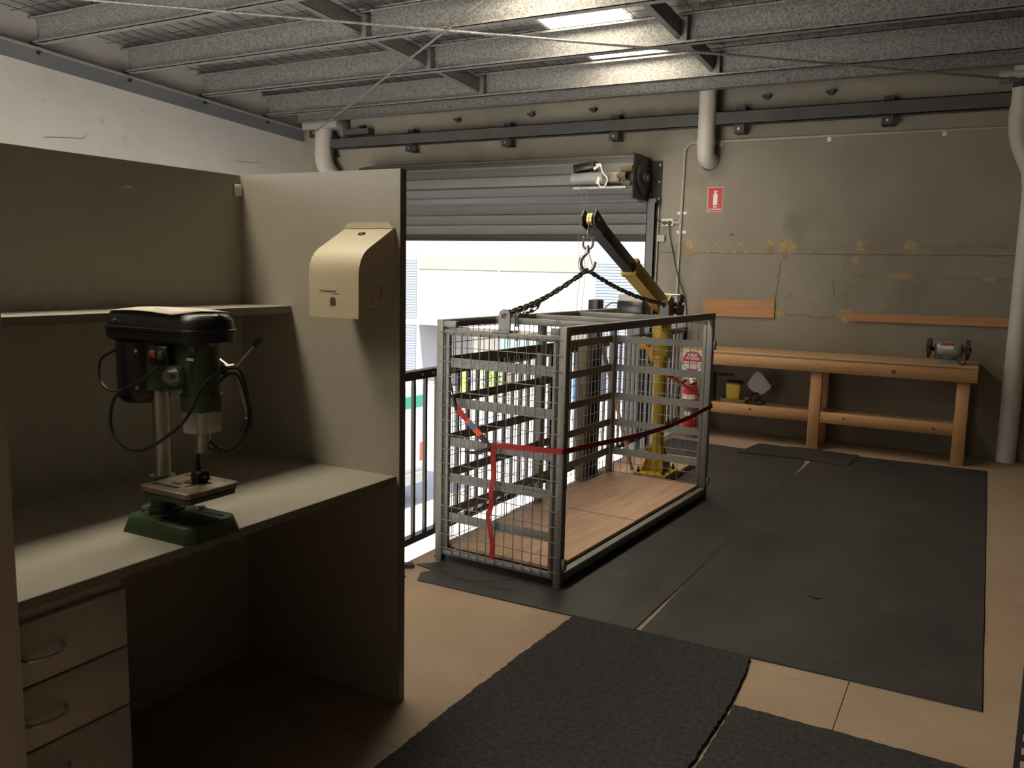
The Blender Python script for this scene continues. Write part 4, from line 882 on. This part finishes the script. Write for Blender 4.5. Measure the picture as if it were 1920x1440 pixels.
tag(build(bgm, 'paper_bag', 'bag'), 'crumpled pale bag leaning at the back of the lower shelf', 'bag')
# extinguisher and its sign at the left end of the bench
ex = thing('fire_extinguisher', 'red fire extinguisher with white band hanging on the bench end', 'extinguisher', (-2.30, 7.535, .10))
cx, cy = -2.29, 7.535
bdy = build(MB().lathe([(.05, .105), (.066, .112), (.069, .125), (.069, .425), (.062, .455), (.040, .478), (.020, .487), (.018, .50)], (cx, cy, 0), 26), 'cylinder', 'red', ex)
build(MB().lathe([(.0695, .365), (.0705, .366), (.0705, .405), (.0695, .406)], (cx, cy, 0), 26), 'white_band', 'white_paint', bdy)
arc = [R(-150 + 120 * i / 10) for i in range(11)]
lbm = MB(); vs_ = [(cx + .0703 * math.cos(a), cy + .0703 * math.sin(a), z) for z in (.19, .275) for a in arc]
lbm.add(vs_, [(i, i + 1, 12 + i, 11 + i) for i in range(10)]); build(lbm, 'label', 'label_green', bdy)
lbm = MB(); vs_ = [(cx + .0706 * math.cos(a), cy + .0706 * math.sin(a), z) for z in (.215, .252) for a in arc[3:8]]
lbm.add(vs_, [(i, i + 1, 6 + i, 5 + i) for i in range(4)]); build(lbm, 'label_stripe', 'socket_white', bdy)
hdv = build(MB().cyl((cx, cy, .50), (cx, cy, .53), .016, 12).cbox((cx - .022, cy - .03, .525), (cx + .022, cy + .02, .545), .004), 'valve', 'brass', ex)
build(MB().cyl((cx + .02, cy - .025, .525), (cx + .02, cy - .045, .525), .017, 14), 'gauge', 'steel', hdv)
build(MB().box((cx - .06, cy - .011, .545), (cx + .05, cy + .011, .553)).box((cx - .055, cy - .009, .565), (cx + .03, cy + .009, .572)), 'lever', 'steel', hdv)
build(MB().tube(catmull([(cx - .03, cy - .03, .53), (cx - .08, cy - .03, .50), (cx - .105, cy - .02, .42), (cx - .10, cy - .02, .30), (cx - .092, cy - .02, .19)], 6), .010, 8).cyl((cx - .092, cy - .02, .20), (cx - .090, cy - .02, .14), .011, 8, .016), 'hose', 'black', ex)
build(MB().box((cx - .02, cy + .068, .2), (cx + .02, YF + .043, .5)), 'bracket', 'dark_steel', ex)
sg = thing('powder_sign', 'white plate with a red disc reading ABE powder above the extinguisher', 'sign', (-2.305, 7.61, .70))
build(MB().box((-2.41, 7.604, .60), (-2.20, 7.612, .795)), 'plate', 'white_paint', sg)
disc = [(-2.305 + .091 * math.cos(2 * PI * i / 40), .697 + .091 * math.sin(2 * PI * i / 40)) for i in range(40)]
build(MB().prism(disc, 7.602, 7.6045, 'y'), 'disc', 'red', sg)
wh = [(-2.305 + .084 * math.cos(a), .697 + .084 * math.sin(a)) for a in [R(183 + 174 * i / 20) for i in range(21)] if .697 + .084 * math.sin(a) > .628]
build(MB().prism(wh, 7.6008, 7.6025, 'y'), 'white_field', 'white_paint', sg)
text('A|B|(E)', 'lettering', .034, Matrix.Translation((-2.305, 7.6008, .751)) @ FACE_MY, 'white_paint', sg, bold=.0008)
text('POWDER', 'lettering', .031, Matrix.Translation((-2.305, 7.6008, .719)) @ FACE_MY, 'white_paint', sg, bold=.0008)
text('WOOD PAPER PLASTIC', 'lettering', .0115, Matrix.Translation((-2.305, 7.600, .680)) @ FACE_MY, 'red', sg)
text('FLAMMABLE LIQUID', 'lettering', .0115, Matrix.Translation((-2.305, 7.600, .663)) @ FACE_MY, 'red', sg)
text('ELECTRICAL', 'lettering', .0115, Matrix.Translation((-2.305, 7.600, .646)) @ FACE_MY, 'red', sg)

# ================================================================== things on the far wall
sg = thing('extinguisher_sign', 'red fire extinguisher sign with white pictogram on the concrete wall', 'sign', (-2.327, W, 2.18))
build(MB().cbox((-2.402, W - .004, 2.066), (-2.253, W, 2.297), .002), 'border', 'white_paint', sg)
build(MB().box((-2.397, W - .0048, 2.071), (-2.258, W - .003, 2.292)), 'red_field', 'red', sg)
pic = [(-.02, 0), (.02, 0), (.021, .09), (.016, .105), (.006, .112), (.006, .122), (.016, .126), (.018, .132), (-.004, .134), (-.016, .126), (-.020, .112), (-.018, .11), (-.012, .12), (-.006, .118), (-.006, .112), (-.016, .105), (-.021, .09)]
build(MB().prism([(-2.327 + x, 2.130 + z) for x, z in pic], W - .006, W - .0046, 'y'), 'pictogram', 'white_paint', sg)
text('FIRE', 'lettering', .021, Matrix.Translation((-2.327, W - .005, 2.113)) @ FACE_MY, 'white_paint', sg, bold=.0006)
text('EXTINGUISHER', 'lettering', .017, Matrix.Translation((-2.327, W - .005, 2.090)) @ FACE_MY, 'white_paint', sg, bold=.0006)
pk = thing('wall_board', 'wide timber board fixed to the wall left of the glue outline', 'board', (-2.05, W, 1.17), group='timber boards on the concrete wall')
build(MB().prism([(-2.391, 1.245), (-2.387, 1.087), (-1.716, 1.097), (-1.722, 1.258)], W - .02, W, 'y'), 'plank', 'plank', pk)
for x in (-2.36, -2.28, -2.18, -2.11, -1.96, -1.82):
    build(MB().cyl((x, W - .024, 1.236), (x, W - .019, 1.236), .003, 6), 'nail', 'dark_steel', pk)
pk = thing('wall_board', 'long narrow timber board on the wall above the grinder', 'board', (-.45, W, 1.14), group='timber boards on the concrete wall')
build(MB().prism([(-1.059, 1.166), (-1.055, 1.100), (.17, 1.107), (.17, 1.178)], W - .022, W, 'y'), 'plank', 'plank', pk)
for x in (-.93, -.1): build(MB().cyl((x, W - .026, 1.14), (x, W - .021, 1.14), .004, 6), 'nail', 'dark_steel', pk)
# conduit, socket outlet and leads
cdt = thing('conduit', 'grey conduit running along the wall top and down beside the door', 'conduit', (-2.65, W, 1.5))
build(MB().tube([(.2, W - .014, 2.705), (-1.1, W - .014, 2.712), (-2.40, W - .014, 2.713)] + [(-2.55 - .09 * math.sin(R(a)), W - .014, 2.623 + .09 * math.cos(R(a))) for a in range(0, 91, 15)] + [(-2.645, W - .014, 2.3), (-2.655, W - .014, 1.6), (-2.662, W - .014, .3)], .0125, 10), 'pipe', 'conduit', cdt)
for x, z in ((-1.34, 2.70), (-.43, 2.70), (-2.3, 2.70)):
    build(MB().box((x - .016, W - .003, z - .035), (x + .016, W, z + .02)).cyl((x, W - .005, z - .025), (x, W - .002, z - .025), .006, 6), 'saddle', 'socket_white', cdt)
for z in (2.06, 1.88, 1.1):
    build(MB().box((-2.69, W - .003, z - .013), (-2.60, W, z + .013)).cyl((-2.618, W - .006, z), (-2.618, W - .003, z), .005, 6), 'saddle', 'socket_white', cdt)
build(MB().cyl((-2.657, W - .014, 1.96), (-2.657, W - .014, 2.01), .018, 10).cyl((-2.72, W - .014, 1.972), (-2.657, W - .014, 1.972), .014, 10), 'tee', 'conduit', cdt)
so_ = thing('socket_outlet', 'white double power outlet with two black plugs beside the conduit', 'outlet', (-2.78, W, 1.97))
build(MB().cbox((-2.838, W - .028, 1.935), (-2.722, W, 2.008), .005), 'plate', 'socket_white', so_)
for x in (-2.806, -2.756): build(MB().cyl((x, W - .028, 1.966), (x, W - .058, 1.966), .021, 16, .018), 'plug', 'black_plastic', so_)
for x in (-2.80, -2.76): build(MB().box((x - .006, W - .031, 1.993), (x + .006, W - .027, 2.001)), 'switch', 'conduit', so_)
tag(build(MB().tube(catmull([(-2.806, W - .055, 1.962), (-2.86, W - .05, 1.985), (-2.905, W - .045, 2.03), (-2.90, W - .045, 2.09), (-2.86, W - .045, 2.15), (-2.85, W - .045, 2.22)], 6), .005, 6), 'motor_lead', 'black'), 'black lead from the power outlet up to the door motor', 'cable')
tag(build(MB().tube(catmull([(-2.756, W - .05, 1.95), (-2.75, W - .03, 1.86), (-2.71, W - .02, 1.68), (-2.65, W - .035, 1.47), (-2.58, W - .02, 1.28), (-2.55, W - .02, 1.12), (-2.54, W - .02, .85)], 7), .005, 6), 'lead', 'black'), 'black lead hanging down the wall from the power outlet', 'cable')
tag(build(MB().tube([(-2.875, W - .02, 2.14), (-2.88, W - .02, 1.2), (-2.88, W - .02, 0)], .010, 8).box((-2.875, W - .04, 1.79), (-2.80, W, 1.85)), 'door_lock_rod', 'conduit'), 'thin grey rod with bracket beside the door guide', 'rod')

# downpipes
def pipe_elbow(pts, r, name, label, collar=None):
    t = thing(name, label, 'pipe', pts[0], group='plastic downpipes on the far wall')
    build(MB().tube(pts, r, 20), 'pipe', 'pvc', t)
    for (a, b) in collar or []: build(MB().cyl(a, b, r + .006, 20), 'collar', 'pvc', t)
    return t
arcp = [(-2.40, W - .15 + .10 * (1 - math.cos(R(a))), 2.64 - .10 * math.sin(R(a))) for a in range(0, 91, 15)]
t = pipe_elbow([(-2.40, W - .15, 3.2), (-2.40, W - .15, 2.9), (-2.40, W - .15, 2.68)] + arcp + [(-2.39, W + .0, 2.54)], .080, 'downpipe', 'pale plastic downpipe elbowing into the wall above the extinguisher sign', [((-2.40, W - .15, 2.72), (-2.40, W - .15, 2.66))])
build(MB().cyl((-2.40, W - .012, 2.54), (-2.40, W - .002, 2.54), .09, 24), 'flange', 'dark_steel', t)
t = pipe_elbow(catmull([(-6.98, W - .15, 3.12), (-6.98, W - .15, 2.9), (-6.98, W - .15, 2.72), (-6.95, W - .13, 2.62), (-6.86, W - .10, 2.48), (-6.82, W - .10, 2.3), (-6.82, W - .10, 1.0), (-6.82, W - .10, ZG)], 5), .105, 'downpipe', 'grey plastic downpipe in the corner behind the grey partition', [((-6.98, W - .15, 2.84), (-6.98, W - .15, 2.76))])
build(MB().cbox((-7.22, W - .26, 3.06), (-6.70, W - .02, 3.16), .006), 'outlet_box', 'conduit', t)
t = pipe_elbow(catmull([(.10, W - .14, 3.15), (.10, W - .14, 2.9), (.10, W - .14, 2.68), (.14, W - .12, 2.52), (.225, W - .095, 2.32), (.235, W - .09, 2.1), (.235, W - .09, 1.2), (.235, W - .09, .004)], 5), .073, 'downpipe', 'pale plastic downpipe running down to the floor at the right of the workbench', [((.10, W - .14, 2.84), (.10, W - .14, 2.74)), ((.225, W - .095, 2.34), (.235, W - .09, 2.24))])
build(MB().cbox((-.07, W - .24, 3.04), (.3, W - .02, 3.10), .006), 'outlet_box', 'conduit', t)

# roof brace rods
for nm, a, b, lab in (('brace_rod', (.08, 7.95, 3.03), (-6.9, 3.15, 3.335), 'long steel brace rod crossing under the purlins toward the right corner'), ('brace_rod', (-7.12, 7.98, 3.03), (-1.9, 4.22, 3.27), 'steel brace rod running from the left corner bracket under the purlins')):
    a, b = Vector(a), Vector(b); t = thing(nm, lab, 'rod', a, group='roof brace rods')
    build(MB().cyl(a, b, .0095, 10), 'rod', 'galv', t)
    d = (b - a).normalized()
    build(MB().cyl(a - d * .06, a + d * .10, .020, 10), 'turnbuckle', 'galv', t)
    build(MB().box((a.x - .05, a.y - .02, a.z - .05), (a.x + .05, W, a.z + .02)), 'bracket', 'dark_steel', t)

# black slotted-angle shelving rack just inside the right edge
ru = thing('shelving_rack', 'black slotted steel shelving rack at the right edge of the floor', 'rack', (.163, 2.545, 0), R(-13))
UH, RX, RY = .75, .90, .40
mbu = MB()
def slotted(mb, axis):
    wd_, p = .045, .0376      # one flange of the angle: strips around a column of slots
    def bx(u0, u1, z0, z1):
        if axis == 'x': mb.box((u0, 0, z0), (u1, .002, z1))
        else: mb.box((0, u0, z0), (.002, u1, z1))
    bx(0, .015, 0, UH); bx(.030, wd_, 0, UH); z = 0
    while z < UH: bx(.015, .030, z, min(UH, z + p - .020)); z += p
slotted(mbu, 'x'); slotted(mbu, 'y')
um = mbu.mesh('upright', 'black')
for px_, py_, a in ((0, 0, 0), (RX, 0, 90), (RX, RY, 180), (0, RY, 270)):
    inst(um, 'upright', Matrix.Translation((px_, py_, 0)) @ Matrix.Rotation(R(a), 4, 'Z'), ru)
for z in (.04, .715): build(MB().box((.004, .004, z), (RX - .004, RY - .004, z + .02)), 'shelf', 'black', ru, local=True)
bpy.context.view_layer.update()
